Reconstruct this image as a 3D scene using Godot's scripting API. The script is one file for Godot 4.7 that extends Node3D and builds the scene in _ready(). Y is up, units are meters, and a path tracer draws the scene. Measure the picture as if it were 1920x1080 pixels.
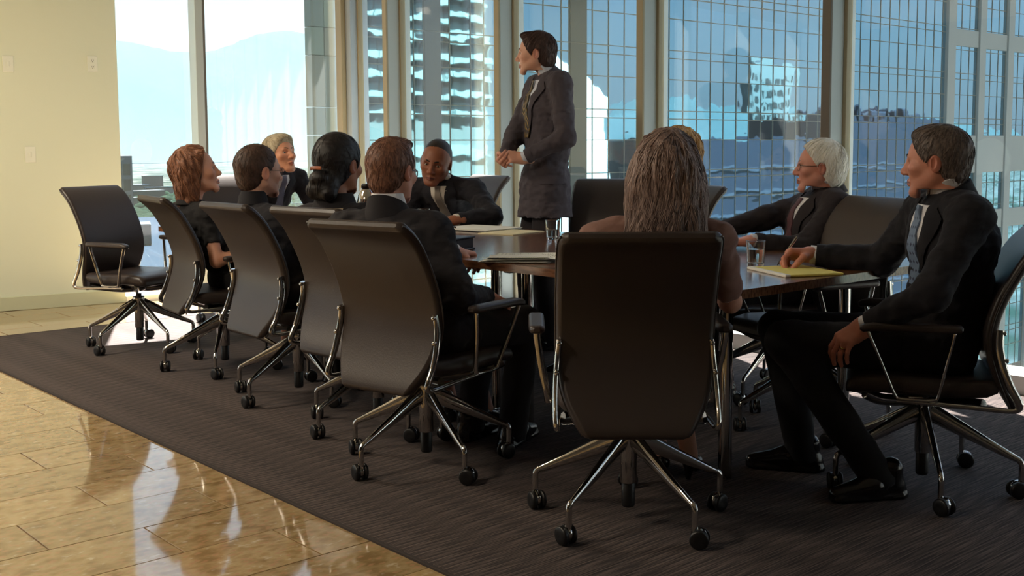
extends Node3D

var M := {}
var used := {}

func _ready() -> void:
	setup_view()
	make_materials()
	build_room()
	build_outside()
	build_furniture()
	build_people()
	build_small_things()

# ---------------------------------------------------------------- camera, sky, sun, exposure
func setup_view() -> void:
	var cam := Camera3D.new()
	cam.name = "camera"
	var yaw := atan2(1845.0, 2100.0)
	var pitch := atan(0.09)
	var roll := 0.006
	var f0 := Vector3(sin(yaw), 0, -cos(yaw))
	var r0 := Vector3(cos(yaw), 0, sin(yaw))
	var fw := f0 * cos(pitch) - Vector3.UP * sin(pitch)
	var up0 := Vector3.UP * cos(pitch) + f0 * sin(pitch)
	var rt := r0 * cos(roll) - up0 * sin(roll)
	var up := up0 * cos(roll) + r0 * sin(roll)
	cam.transform = Transform3D(Basis(rt, up, -fw), Vector3(0, 1.2, 0))
	cam.projection = Camera3D.PROJECTION_FRUSTUM
	cam.keep_aspect = Camera3D.KEEP_HEIGHT
	cam.near = 0.1
	cam.far = 20000.0
	cam.size = 1080.0 / 2100.0 * 0.1
	cam.frustum_offset = Vector2(0, -76.0 / 2100.0 * 0.1)
	add_child(cam)
	cam.current = true
	var e := Environment.new()
	e.background_mode = Environment.BG_SKY
	var sky := Sky.new()
	var ps := PhysicalSkyMaterial.new()
	ps.rayleigh_coefficient = 2.0
	ps.mie_coefficient = 0.005
	ps.mie_eccentricity = 0.8
	ps.mie_color = Color(0.66, 0.80, 0.95)
	ps.turbidity = 10.0
	ps.ground_color = Color(0.32, 0.33, 0.32)
	sky.sky_material = ps
	e.sky = sky
	e.background_energy_multiplier = SKY
	e.tonemap_mode = Environment.TONE_MAPPER_LINEAR
	e.tonemap_exposure = EXPOSURE
	e.sdfgi_enabled = true
	e.ssao_enabled = true
	e.ssil_enabled = true
	e.volumetric_fog_enabled = true
	e.volumetric_fog_density = 0.0
	var we := WorldEnvironment.new()
	we.name = "world"
	we.environment = e
	add_child(we)
	var sun := DirectionalLight3D.new()
	sun.name = "sun"
	sun.light_color = Color(1.0, 0.98, 0.95)
	sun.light_energy = SUN
	sun.light_angular_distance = 0.53
	sun.shadow_enabled = true
	add_child(sun)
	sun.look_at_from_position(Vector3(0, 50, 0), Vector3(0, 50, 0) + Vector3(-0.475, -1.463, 1.0), Vector3.UP)
	# the warm ceiling panels of the corridor on the left, out of the picture
	for p in [Vector3(0.6, 2.985, -6.4), Vector3(-0.9, 2.985, -3.4)]:
		ceiling_panel(p)

const SKY := 1.1
const EXPOSURE := 1.0
const SUN := 16.0

func ceiling_panel(p: Vector3) -> void:
	var o := Node3D.new()
	o.name = uniq("ceiling_light")
	o.position = p
	o.set_meta("label", "flat warm white ceiling light panel over the marble corridor")
	o.set_meta("category", "ceiling light")
	o.set_meta("group", "corridor ceiling lights")
	add_child(o)
	var b := MB.new()
	b.box(Transform3D(), Vector3(1.24, 0.03, 0.64), 0.004)
	put(o, "frame", b, mat("lamp_frame", Color(0.85, 0.85, 0.83), 0.5))
	var g := MB.new()
	g.box(Transform3D(Basis(), Vector3(0, -0.016, 0)), Vector3(1.16, 0.006, 0.56), 0.001)
	var em := mat("lamp_glow", Color(1, 0.9, 0.72), 0.6)
	em.emission_enabled = true
	em.emission = Color(1, 0.97, 0.92)
	em.emission_energy_multiplier = 1.5
	put(o, "diffuser", g, em)
	var l := AreaLight3D.new()
	l.name = "panel_light"
	l.area_size = Vector2(1.16, 0.56)
	l.light_color = Color(1, 0.94, 0.84)
	l.light_energy = 9.0
	l.area_range = 20.0
	l.shadow_enabled = true
	l.position = Vector3(0, -0.03, 0)
	l.rotation_degrees.x = -90
	o.add_child(l)

# ---------------------------------------------------------------- names, nodes
func uniq(n: String) -> String:
	if not used.has(n):
		used[n] = 0
		return n
	used[n] += 1
	return "%s_%03d" % [n, used[n]]

func thing(n: String, label: String, category: String, at := Vector3.ZERO, group := "") -> Node3D:
	var o := Node3D.new()
	o.name = uniq(n)
	o.position = at
	o.set_meta("label", label)
	o.set_meta("category", category)
	if group != "":
		o.set_meta("group", group)
	add_child(o)
	return o

func put(parent: Node3D, n: String, b: MB, m: Material, label := "") -> MeshInstance3D:
	return put_mesh(parent, n, b.mesh(), m, label)

func put_mesh(parent: Node3D, n: String, me: Mesh, m: Material, label := "") -> MeshInstance3D:
	var o := MeshInstance3D.new()
	o.name = n if parent != self else uniq(n)
	o.mesh = me
	if m != null:
		o.material_override = m
	if label != "":
		o.set_meta("label", label)
	parent.add_child(o, true)
	return o

func struct(n: String, b: MB, m: Material) -> MeshInstance3D:
	var o := put(self, n, b, m)
	o.set_meta("kind", "structure")
	return o

func struct_node(n: String) -> Node3D:
	var o := Node3D.new()
	o.name = uniq(n)
	o.set_meta("kind", "structure")
	add_child(o)
	return o

func single(n: String, b: MB, m: Material, label: String, category: String, group := "") -> MeshInstance3D:
	var o := put(self, n, b, m, label)
	o.set_meta("category", category)
	if group != "":
		o.set_meta("group", group)
	return o

func mat(n: String, c: Color, rough := 0.7, metal := 0.0) -> StandardMaterial3D:
	if M.has(n):
		return M[n]
	var m := StandardMaterial3D.new()
	m.resource_name = n
	m.albedo_color = c
	m.roughness = rough
	m.metallic = metal
	M[n] = m
	return m

func c8(r: int, g: int, b: int) -> Color:
	return Color8(r, g, b)

# ---------------------------------------------------------------- mesh builder
class MB:
	var v := PackedVector3Array()
	var n := PackedVector3Array()
	var c := PackedColorArray()
	var uv := PackedVector2Array()
	var ix := PackedInt32Array()
	var col := Color(1, 1, 1)

	func vert(p: Vector3, q: Vector3, t := Vector2.ZERO) -> int:
		v.push_back(p)
		n.push_back(q)
		c.push_back(col)
		uv.push_back(t)
		return v.size() - 1

	func tri(a: int, b: int, d: int) -> void:
		var f := (v[b] - v[a]).cross(v[d] - v[a])
		if f.dot(n[a] + n[b] + n[d]) > 0.0:
			ix.push_back(a); ix.push_back(d); ix.push_back(b)
		else:
			ix.push_back(a); ix.push_back(b); ix.push_back(d)

	func flat(pts: Array, q: Vector3) -> void:
		var s := v.size()
		for p in pts:
			vert(p, q)
		for k in range(1, pts.size() - 1):
			tri(s, s + k, s + k + 1)

	func quad_uv(a: Vector3, b: Vector3, d: Vector3, e: Vector3, q: Vector3) -> void:
		var s := v.size()
		vert(a, q, Vector2(0, 0)); vert(b, q, Vector2(1, 0)); vert(d, q, Vector2(1, 1)); vert(e, q, Vector2(0, 1))
		tri(s, s + 1, s + 2)
		tri(s, s + 2, s + 3)

	func box(t: Transform3D, size: Vector3, bevel := 0.0) -> void:
		var h := size * 0.5
		var b := minf(bevel, minf(h.x, minf(h.y, h.z)) * 0.9)
		var ax := [Vector3.RIGHT, Vector3.UP, Vector3.BACK]
		for k in 3:
			var i1 := (k + 1) % 3
			var i2 := (k + 2) % 3
			for s in [-1.0, 1.0]:
				var q: Vector3 = ax[k] * s
				var pts := []
				for w in [[-1, -1], [1, -1], [1, 1], [-1, 1]]:
					var p: Vector3 = ax[k] * (h[k] * s) + ax[i1] * ((h[i1] - b) * w[0]) + ax[i2] * ((h[i2] - b) * w[1])
					pts.push_back(t * p)
				flat(pts, (t.basis * q).normalized())
		if b <= 0.0:
			return
		for k in 3:
			var i1 := (k + 1) % 3
			var i2 := (k + 2) % 3
			for s1 in [-1.0, 1.0]:
				for s2 in [-1.0, 1.0]:
					var q: Vector3 = (ax[i1] * s1 + ax[i2] * s2).normalized()
					var pts := []
					for w in [[-1, 0], [1, 0], [1, 1], [-1, 1]]:
						var d1 := h[i1] - (b if w[1] == 1 else 0.0)
						var d2 := h[i2] - (0.0 if w[1] == 1 else b)
						pts.push_back(t * (ax[k] * ((h[k] - b) * w[0]) + ax[i1] * (d1 * s1) + ax[i2] * (d2 * s2)))
					flat(pts, (t.basis * q).normalized())
		for sx in [-1.0, 1.0]:
			for sy in [-1.0, 1.0]:
				for sz in [-1.0, 1.0]:
					var q := Vector3(sx, sy, sz)
					flat([t * (Vector3(h.x, h.y - b, h.z - b) * q), t * (Vector3(h.x - b, h.y, h.z - b) * q), t * (Vector3(h.x - b, h.y - b, h.z) * q)], (t.basis * q).normalized())

	# box between two corners
	func bb(lo: Vector3, hi: Vector3, bevel := 0.0) -> void:
		box(Transform3D(Basis(), (lo + hi) * 0.5), (hi - lo).abs(), bevel)

	# a bar of rectangular section from a to b; up fixes its turn
	func bar(a: Vector3, b: Vector3, w: float, h: float, up := Vector3.UP, bevel := 0.0) -> void:
		var d := (b - a).normalized()
		var x := up.cross(d).normalized()
		box(Transform3D(Basis(x, d.cross(x), d), (a + b) * 0.5), Vector3(w, h, a.distance_to(b)), bevel)

	# loft of closed loops with shared smooth normals
	func loft(loops: Array, cap0 := true, cap1 := true) -> void:
		var m: int = loops[0].size()
		var s := v.size()
		for lp in loops:
			for k in m:
				vert(lp[k], Vector3.ZERO, Vector2(float(k) / m, 0))
		var acc := PackedVector3Array()
		acc.resize(v.size() - s)
		var mid := Vector3.ZERO
		var faces := []
		for r in loops.size() - 1:
			for k in m:
				var a := r * m + k
				var b := r * m + (k + 1) % m
				faces.push_back([a, b, b + m]); faces.push_back([a, b + m, a + m])
		# orientation: compare with the outward direction of each ring
		var score := 0.0
		for r in loops.size() - 1:
			mid = Vector3.ZERO
			for k in m:
				mid += v[s + r * m + k]
			mid /= m
			for k in range(0, m, maxi(1, m / 6)):
				var a := s + r * m + k
				var b := s + r * m + (k + 1) % m
				var f := (v[b] - v[a]).cross(v[b + m] - v[a])
				score += f.dot(v[a] - mid)
		var sg := 1.0 if score >= 0.0 else -1.0
		for f in faces:
			var nn: Vector3 = (v[s + f[1]] - v[s + f[0]]).cross(v[s + f[2]] - v[s + f[0]]) * sg
			for k in 3:
				acc[f[k]] += nn
		for k in acc.size():
			n[s + k] = acc[k].normalized()
		for f in faces:
			if sg > 0:
				ix.push_back(s + f[0]); ix.push_back(s + f[2]); ix.push_back(s + f[1])
			else:
				ix.push_back(s + f[0]); ix.push_back(s + f[1]); ix.push_back(s + f[2])
		for e in 2:
			if (e == 0 and not cap0) or (e == 1 and not cap1):
				continue
			var lp: PackedVector3Array = loops[0] if e == 0 else loops[-1]
			var ot: PackedVector3Array = loops[1] if e == 0 else loops[-2]
			var c0 := Vector3.ZERO
			var c1 := Vector3.ZERO
			for k in m:
				c0 += lp[k]
				c1 += ot[k]
			c0 /= m
			c1 /= m
			var area := Vector3.ZERO
			for k in m:
				area += (lp[k] - c0).cross(lp[(k + 1) % m] - c0)
			var q := area.normalized()
			if q.dot(c0 - c1) < 0:
				q = -q
			var s2 := v.size()
			vert(c0, q)
			for k in m:
				vert(lp[k], q)
			for k in m:
				tri(s2, s2 + 1 + k, s2 + 1 + (k + 1) % m)

	# tube along points; rad: Vector2(side, up) per point or one for all
	func tube(pts: Array, rad: Array, sides := 10, up := Vector3.ZERO, caps := true) -> void:
		var loops := []
		var u := up
		for k in pts.size():
			var d: Vector3 = (pts[mini(k + 1, pts.size() - 1)] - pts[maxi(k - 1, 0)]).normalized()
			if up == Vector3.ZERO:
				if k == 0:
					u = d.cross(Vector3(0.31, 0.87, 0.38)).normalized()
				u = (u - d * u.dot(d)).normalized()
			else:
				u = (up - d * up.dot(d)).normalized()
			var x := d.cross(u)
			var r = rad[mini(k, rad.size() - 1)]
			var r2: Vector2 = r if r is Vector2 else Vector2(r, r)
			var lp := PackedVector3Array()
			for j in sides:
				var a := TAU * j / sides
				lp.push_back(pts[k] + x * (cos(a) * r2.x) + u * (sin(a) * r2.y))
			loops.push_back(lp)
		loft(loops, caps, caps)

	func lathe(prof: Array, segs := 20, t := Transform3D()) -> void:
		# prof: Vector2(r, y); repeated points make a crease
		var s := v.size()
		var m := prof.size()
		for k in m:
			var a: Vector2 = prof[maxi(k - 1, 0)]
			var b: Vector2 = prof[mini(k + 1, m - 1)]
			if k > 0 and prof[k - 1].is_equal_approx(prof[k]):
				a = prof[k]
			elif k < m - 1 and prof[k + 1].is_equal_approx(prof[k]):
				b = prof[k]
			var d := (b - a).normalized()
			var q := Vector2(d.y, -d.x)
			for j in segs + 1:
				var w := TAU * j / segs
				vert(t * Vector3(prof[k].x * cos(w), prof[k].y, prof[k].x * sin(w)), (t.basis * Vector3(q.x * cos(w), q.y, q.x * sin(w))).normalized(), Vector2(float(j) / segs, float(k) / m))
		for k in m - 1:
			if prof[k].is_equal_approx(prof[k + 1]):
				continue
			for j in segs:
				var a := s + k * (segs + 1) + j
				tri(a, a + 1, a + segs + 2)
				tri(a, a + segs + 2, a + segs + 1)

	# closed slab over a grid of points (rows of equal length), thickness along its normals (both ways half)
	func sheet(rows: Array, thick: float, two_sided := true) -> void:
		var nr := rows.size()
		var nc: int = rows[0].size()
		var nm := []
		for r in nr:
			var line := []
			for k in nc:
				var a: Vector3 = rows[mini(r + 1, nr - 1)][k] - rows[maxi(r - 1, 0)][k]
				var b: Vector3 = rows[r][mini(k + 1, nc - 1)] - rows[r][maxi(k - 1, 0)]
				line.push_back(b.cross(a).normalized())
			nm.push_back(line)
		var sides := [1.0, -1.0] if two_sided else [1.0]
		var starts := []
		for sd in sides:
			var s := v.size()
			starts.push_back(s)
			for r in nr:
				for k in nc:
					vert(rows[r][k] + nm[r][k] * (thick * 0.5 * sd), nm[r][k] * sd, Vector2(float(k) / (nc - 1), float(r) / (nr - 1)))
			for r in nr - 1:
				for k in nc - 1:
					var a := s + r * nc + k
					tri(a, a + 1, a + nc + 1)
					tri(a, a + nc + 1, a + nc)
		if two_sided and thick > 0.0:
			var ring := []
			for k in nc: ring.push_back(k)
			for r in range(1, nr): ring.push_back(r * nc + nc - 1)
			for k in range(nc - 2, -1, -1): ring.push_back((nr - 1) * nc + k)
			for r in range(nr - 2, 0, -1): ring.push_back(r * nc)
			var cen := Vector3.ZERO
			for k in ring: cen += v[starts[0] + k]
			cen /= ring.size()
			for k in ring.size():
				var a: int = ring[k]
				var b: int = ring[(k + 1) % ring.size()]
				var p0 := v[starts[0] + a]; var p1 := v[starts[0] + b]; var p2 := v[starts[1] + b]; var p3 := v[starts[1] + a]
				var q := (p1 - p0).cross(p3 - p0).normalized()
				if q.dot(p0 - cen) < 0: q = -q
				flat([p0, p1, p2, p3], q)

	# polygon (x, y) extruded along z from z0 to z1, placed by t
	func prism(poly: PackedVector2Array, z0: float, z1: float, t := Transform3D()) -> void:
		var tr := Geometry2D.triangulate_polygon(poly)
		for e in 2:
			var s := v.size()
			var q: Vector3 = (t.basis * Vector3(0, 0, 1.0 if e == 1 else -1.0)).normalized()
			for p in poly:
				vert(t * Vector3(p.x, p.y, z1 if e == 1 else z0), q)
			for k in range(0, tr.size(), 3):
				tri(s + tr[k], s + tr[k + 1], s + tr[k + 2])
		var area := 0.0
		for k in poly.size():
			var a := poly[k]; var b := poly[(k + 1) % poly.size()]
			area += a.x * b.y - b.x * a.y
		for k in poly.size():
			var a := poly[k]; var b := poly[(k + 1) % poly.size()]
			var d := (b - a).normalized() * signf(area)
			flat([t * Vector3(a.x, a.y, z0), t * Vector3(b.x, b.y, z0), t * Vector3(b.x, b.y, z1), t * Vector3(a.x, a.y, z1)], (t.basis * Vector3(d.y, -d.x, 0)).normalized())

	func add(o: MB, t := Transform3D()) -> void:
		var s := v.size()
		for k in o.v.size():
			v.push_back(t * o.v[k]); n.push_back((t.basis * o.n[k]).normalized()); c.push_back(o.c[k]); uv.push_back(o.uv[k])
		var flip := t.basis.determinant() < 0
		for k in range(0, o.ix.size(), 3):
			ix.push_back(s + o.ix[k])
			ix.push_back(s + o.ix[k + (2 if flip else 1)]); ix.push_back(s + o.ix[k + (1 if flip else 2)])

	func surf(me: ArrayMesh, m: Material = null) -> void:
		var arr := []
		arr.resize(Mesh.ARRAY_MAX)
		arr[Mesh.ARRAY_VERTEX] = v
		arr[Mesh.ARRAY_NORMAL] = n
		arr[Mesh.ARRAY_COLOR] = c
		arr[Mesh.ARRAY_TEX_UV] = uv
		arr[Mesh.ARRAY_INDEX] = ix
		me.add_surface_from_arrays(Mesh.PRIMITIVE_TRIANGLES, arr)
		if m != null:
			me.surface_set_material(me.get_surface_count() - 1, m)

	func mesh() -> ArrayMesh:
		var me := ArrayMesh.new()
		surf(me)
		return me

static func smooth_path(p: Array, n := 6) -> Array:
	var out := []
	for k in p.size() - 1:
		var a = p[maxi(k - 1, 0)]; var b = p[k]; var c = p[k + 1]; var d = p[mini(k + 2, p.size() - 1)]
		for j in n:
			out.push_back(b.cubic_interpolate(c, a, d, float(j) / n))
	out.push_back(p[-1])
	return out

static func rr_loop(w: float, t: float, r: float, n := 4) -> PackedVector2Array:
	# rounded rectangle of half sizes w, t
	var out := PackedVector2Array()
	r = minf(r, minf(w, t))
	for q in 4:
		var cx := (w - r) * (1 if q == 0 or q == 3 else -1)
		var cy := (t - r) * (1 if q < 2 else -1)
		for k in n + 1:
			var a := PI * 0.5 * (q + float(k) / n)
			out.push_back(Vector2(cx + cos(a) * r, cy + sin(a) * r))
	return out

# ---------------------------------------------------------------- materials
func noise_tex(seed_: int, freq: float, cols: Array, offs: Array, size := 512, type := FastNoiseLite.TYPE_SIMPLEX_SMOOTH, oct := 4, normal := false, bump := 4.0) -> NoiseTexture2D:
	var nz := FastNoiseLite.new()
	nz.seed = seed_
	nz.frequency = freq
	nz.noise_type = type
	nz.fractal_octaves = oct
	var t := NoiseTexture2D.new()
	t.width = size
	t.height = size
	t.seamless = true
	t.noise = nz
	if normal:
		t.as_normal_map = true
		t.bump_strength = bump
	elif cols.size() > 0:
		var g := Gradient.new()
		g.offsets = PackedFloat32Array(offs)
		g.colors = PackedColorArray(cols)
		t.color_ramp = g
	return t

func tri_world(m: StandardMaterial3D, s: Vector3) -> void:
	m.uv1_triplanar = true
	m.uv1_world_triplanar = true
	m.uv1_scale = s
	m.uv1_triplanar_sharpness = 8.0

func make_materials() -> void:
	var m: StandardMaterial3D
	m = mat("wall_paint", c8(228, 234, 212), 0.85)
	m = mat("ceiling_paint", c8(168, 164, 156), 0.9)
	m = mat("room_paint", c8(92, 86, 80), 0.9)
	m = mat("baseboard_paint", c8(204, 208, 178), 0.7)
	m = mat("grout", c8(150, 122, 86), 0.8)
	var marb := noise_tex(3, 0.012, [c8(164, 138, 98), c8(188, 164, 122), c8(202, 180, 138), c8(176, 150, 106)], [0.2, 0.45, 0.6, 0.85], 512, FastNoiseLite.TYPE_SIMPLEX_SMOOTH, 5)
	var spots := noise_tex(8, 0.035, [Color(0.72, 0.55, 0.42, 0.75), Color(0.8, 0.62, 0.46, 0.0), Color(1, 1, 1, 0.0), Color(1, 0.95, 0.85, 0.35)], [0.18, 0.34, 0.7, 0.9], 512, FastNoiseLite.TYPE_CELLULAR, 3)
	for k in 4:
		m = mat("marble_%d" % k, Color.from_hsv(0.105, 0.06, 0.96 - 0.035 * k), 0.07)
		m.albedo_texture = marb
		m.detail_enabled = true
		m.detail_albedo = spots
		m.detail_blend_mode = BaseMaterial3D.BLEND_MODE_MIX
		tri_world(m, Vector3(1.1, 1.1, 1.9))
		m.uv1_offset = Vector3(0.31 * k, 0, 0.17 * k)
		m.detail_uv_layer = BaseMaterial3D.DETAIL_UV_1
		m.clearcoat_enabled = true
		m.clearcoat = 0.6
		m.clearcoat_roughness = 0.04
	m = mat("carpet", c8(255, 255, 255), 0.95)
	m.albedo_texture = noise_tex(21, 0.02, [c8(34, 28, 28), c8(62, 53, 52), c8(80, 69, 66), c8(104, 91, 85)], [0.2, 0.45, 0.6, 0.85])
	m.heightmap_enabled = true
	m.heightmap_texture = noise_tex(21, 0.02, [], [])
	m.heightmap_scale = 0.15
	tri_world(m, Vector3(0.4, 1.0, 14.0))
	m = mat("carpet_edge", c8(52, 44, 42), 0.9)
	m = mat("leather", c8(54, 45, 42), 0.40)
	m.normal_enabled = true
	m.normal_texture = noise_tex(5, 0.12, [], [], 256, FastNoiseLite.TYPE_CELLULAR, 2, true, 3.0)
	m.normal_scale = 0.25
	m.uv1_triplanar = true
	m.uv1_scale = Vector3(9, 9, 9)
	m = mat("chrome", c8(205, 203, 200), 0.07, 1.0)
	m = mat("dark_chrome", c8(120, 118, 116), 0.16, 1.0)
	m = mat("black_plastic", c8(18, 17, 18), 0.4)
	m = mat("wood", c8(255, 255, 255), 0.2)
	m.albedo_texture = noise_tex(11, 0.018, [c8(78, 50, 34), c8(112, 74, 50), c8(126, 86, 60), c8(96, 62, 42)], [0.15, 0.45, 0.65, 0.9])
	tri_world(m, Vector3(8.0, 3.0, 0.6))
	m.clearcoat_enabled = true
	m.clearcoat = 0.35
	m.clearcoat_roughness = 0.12
	m = mat("post_gray", c8(184, 194, 194), 0.55)
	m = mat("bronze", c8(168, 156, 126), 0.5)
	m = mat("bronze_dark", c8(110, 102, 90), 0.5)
	m = mat("sill", c8(232, 232, 226), 0.6)
	m = mat("gasket", c8(30, 28, 26), 0.6)
	m = mat("window_glass", Color(0.93, 1.0, 0.98, 0.03), 0.0)
	m.transparency = BaseMaterial3D.TRANSPARENCY_ALPHA
	m.metallic_specular = 0.5
	m = mat("plate_white", c8(236, 240, 226), 0.5)
	m = mat("slot_dark", c8(60, 54, 48), 0.6)
	m = mat("paper", c8(238, 238, 230), 0.8)
	m = mat("paper_cream", c8(236, 226, 186), 0.8)
	m = mat("binder_black", c8(24, 22, 24), 0.45)
	m = mat("pad_yellow", c8(240, 226, 120), 0.8)
	m = mat("gold", c8(214, 176, 110), 0.2, 1.0)
	m = mat("tumbler_glass", Color(1, 1, 1, 0.0), 0.0)
	m.refraction_enabled = true
	m.refraction_scale = 0.05
	m = mat("water", Color(0.97, 1, 1, 0.0), 0.0)
	m.refraction_enabled = true
	m.refraction_scale = 0.033
	# outside
	m = mat("facade_glass", c8(146, 198, 222), 0.02, 1.0)
	m.normal_enabled = true
	m.normal_texture = noise_tex(31, 0.011, [], [], 256, FastNoiseLite.TYPE_SIMPLEX_SMOOTH, 2, true, 1.0)
	m.normal_scale = 0.08
	tri_world(m, Vector3(0.22, 0.22, 0.22))
	m = mat("facade_mullion", c8(104, 108, 100), 0.5, 0.3)
	m = mat("facade_light", c8(140, 144, 142), 0.7)
	m = mat("stone", c8(168, 170, 152), 0.75)
	m.albedo_texture = noise_tex(41, 0.01, [c8(190, 186, 170), c8(238, 236, 226), c8(255, 252, 240)], [0.2, 0.5, 0.8], 256)
	tri_world(m, Vector3(0.3, 0.3, 0.3))
	m = mat("stone_tan", c8(98, 104, 96), 0.75)
	m = mat("band_white", c8(128, 144, 136), 0.7)
	m = mat("gable_white", c8(225, 232, 228), 0.7)
	m = mat("window_dark", c8(30, 36, 36), 0.15)
	m = mat("dark_block", c8(34, 38, 50), 0.3)
	m = mat("far_ground", c8(170, 178, 180), 0.9)
	m.albedo_texture = noise_tex(51, 0.02, [c8(62, 80, 72), c8(96, 102, 100), c8(140, 142, 140), c8(78, 92, 84)], [0.25, 0.45, 0.6, 0.8], 512, FastNoiseLite.TYPE_CELLULAR, 4)
	tri_world(m, Vector3(0.0012, 0.0012, 0.0012))
	m = mat("far_roof", c8(88, 96, 102), 0.7)
	m = mat("far_roof_blue", c8(44, 57, 70), 0.6)
	m = mat("far_wall", c8(110, 112, 112), 0.8)
	m = mat("mountain", c8(58, 76, 80), 0.95)
	m = mat("tree_green", c8(36, 52, 44), 0.9)
	for k in ["far_ground", "far_roof", "far_roof_blue", "far_wall", "mountain", "tree_green"]:
		M[k].specular_mode = BaseMaterial3D.SPECULAR_DISABLED

# ---------------------------------------------------------------- the room
const WX := 5.385
func w1z(x: float) -> float:
	return -8.729 + 0.19 * (x - 2.594)

func build_room() -> void:
	var b: MB
	# floor: sub-floor, marble tiles as pieces, carpet
	var fl := struct_node("floor")
	b = MB.new()
	b.bb(Vector3(-5.2, -0.3, -9.6), Vector3(5.6, -0.006, 4.2))
	put(fl, "subfloor", b, M["grout"])
	var tl := MB.new()
	tl.bb(Vector3(-0.292, -0.006, -0.1455), Vector3(0.292, 0.0, 0.1455), 0.0007)
	var tm := tl.mesh()
	var rng := RandomNumberGenerator.new()
	rng.seed = 7
	var far := MB.new()
	for r in range(-17, 15):
		var z := -4.562 + 0.2945 * r + 0.147
		for k in range(-12, 8):
			var x := 1.406 + 0.589 * k + (0.2945 if posmod(r, 2) == 1 else 0.0) + 0.2945
			if x - 0.2945 > 1.872 and z > -7.50:
				continue
			if z < w1z(x) - 0.05 or x > 5.5:
				continue
			var seen: bool = x > 0.2 and z < -1.2 and x < 3.6
			if seen:
				var o := put_mesh(fl, "tile", tm, M["marble_%d" % rng.randi_range(0, 3)])
				o.position = Vector3(x, rng.randf_range(-0.0004, 0.0004), z)
			else:
				far.add(tl, Transform3D(Basis(), Vector3(x, 0, z)))
	var fo := put(fl, "tiles_beyond", far, M["marble_1"])
	fo.set_meta("kind", "stuff")
	# carpet with its bound edge
	b = MB.new()
	b.bb(Vector3(1.882, -0.02, -7.508), Vector3(5.285, 0.007, 4.0), 0.003)
	var cp := put(self, "carpet", b, M["carpet"], "dark brown ribbed carpet under the conference table and chairs")
	cp.set_meta("category", "carpet")
	b = MB.new()
	b.bb(Vector3(1.870, -0.02, -7.520), Vector3(1.883, 0.0085, 4.0), 0.002)
	b.bb(Vector3(1.870, -0.02, -7.520), Vector3(5.285, 0.0085, -7.507), 0.002)
	put(cp, "edge_binding", b, M["carpet_edge"])
	# ceiling with its slab edge above the windows
	b = MB.new()
	var cpl := PackedVector2Array([Vector2(-5.4, w1z(-5.4) - 0.2), Vector2(5.66, w1z(5.66) - 0.2), Vector2(5.66, 4.2), Vector2(-5.4, 4.2)])
	b.prism(cpl, 0.0, 0.4, Transform3D(Basis(Vector3.RIGHT, Vector3.BACK, Vector3.UP), Vector3(0, 3.0, 0)))
	struct("ceiling", b, M["ceiling_paint"])
	# far wall (left in the picture) along W1
	var d1 := Vector3(1, 0, 0.19).normalized()
	var n1 := Vector3(-0.19, 0, 1).normalized()
	var on := func(x: float, y: float) -> Vector3: return Vector3(x, y, w1z(x))
	b = MB.new()
	var wa: Vector3 = on.call(1.4, 1.5)
	var we: Vector3 = on.call(3.48, 1.5)
	var bs := Basis(d1, Vector3.UP, n1)
	b.box(Transform3D(bs, (wa + we) * 0.5 - n1 * 0.12), Vector3(wa.distance_to(we), 3.0, 0.24), 0.002)
	struct("wall_far", b, M["wall_paint"])
	b = MB.new()
	var ba: Vector3 = on.call(1.401, 0.052)
	var be: Vector3 = on.call(3.479, 0.052)
	b.box(Transform3D(bs, (ba + be) * 0.5 + n1 * 0.007), Vector3(ba.distance_to(be), 0.104, 0.014), 0.003)
	struct("baseboard_far", b, M["baseboard_paint"])
	# other walls of the closed room
	b = MB.new()
	b.bb(Vector3(-5.4, 0, -10.4), Vector3(-5.2, 3.0, 4.2))
	struct("wall_left", b, M["room_paint"])
	b = MB.new()
	b.bb(Vector3(-5.4, 0, 4.0), Vector3(5.6, 3.0, 4.2))
	struct("wall_back", b, M["room_paint"])
	# window wall W1 (towards the valley)
	var sill := MB.new()
	var sa: Vector3 = on.call(3.48, 0.0)
	var sb: Vector3 = on.call(5.30, 0.0)
	sill.box(Transform3D(bs, (sa + sb) * 0.5 + Vector3(0, 0.02, 0) - n1 * 0.06), Vector3(sa.distance_to(sb), 0.06, 0.16), 0.003)
	struct("trim_1", sill, M["sill"])
	var head := MB.new()
	head.box(Transform3D(bs, (sa + sb) * 0.5 + Vector3(0, 2.97, 0) - n1 * 0.06), Vector3(sa.distance_to(sb), 0.06, 0.12), 0.003)
	struct("trim_2", head, M["post_gray"])
	# the same glazing goes on to the left of the cream wall, outside the picture
	var far_sill := MB.new()
	var fa: Vector3 = on.call(-5.3, 0.0)
	var fb: Vector3 = on.call(1.4, 0.0)
	far_sill.box(Transform3D(bs, (fa + fb) * 0.5 + Vector3(0, 0.02, 0) - n1 * 0.06), Vector3(fa.distance_to(fb), 0.06, 0.16), 0.003)
	struct("trim_6", far_sill, M["sill"])
	for x in [-3.55, -1.9, -0.25]:
		b = MB.new()
		b.box(Transform3D(bs, on.call(x, 1.5) as Vector3), Vector3(0.06, 3.0, 0.2), 0.003)
		struct("trim_post", b, M["post_gray"])
	var xs := [3.48, 4.05, 4.156, 5.29, -5.19, -3.58, -3.52, -1.93, -1.87, -0.28, -0.22, 1.39]
	for k in 6:
		var w := struct_node("window_%d" % (k + 1 if k < 2 else k + 19))
		var a: Vector3 = on.call(xs[k * 2], 1.5)
		var e: Vector3 = on.call(xs[k * 2 + 1], 1.5)
		var g := MB.new()
		g.box(Transform3D(bs, (a + e) * 0.5 - n1 * 0.08), Vector3(a.distance_to(e), 2.9, 0.012))
		put(w, "pane", g, M["window_glass"])
	var mu := struct_node("trim_3")
	b = MB.new()
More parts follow.
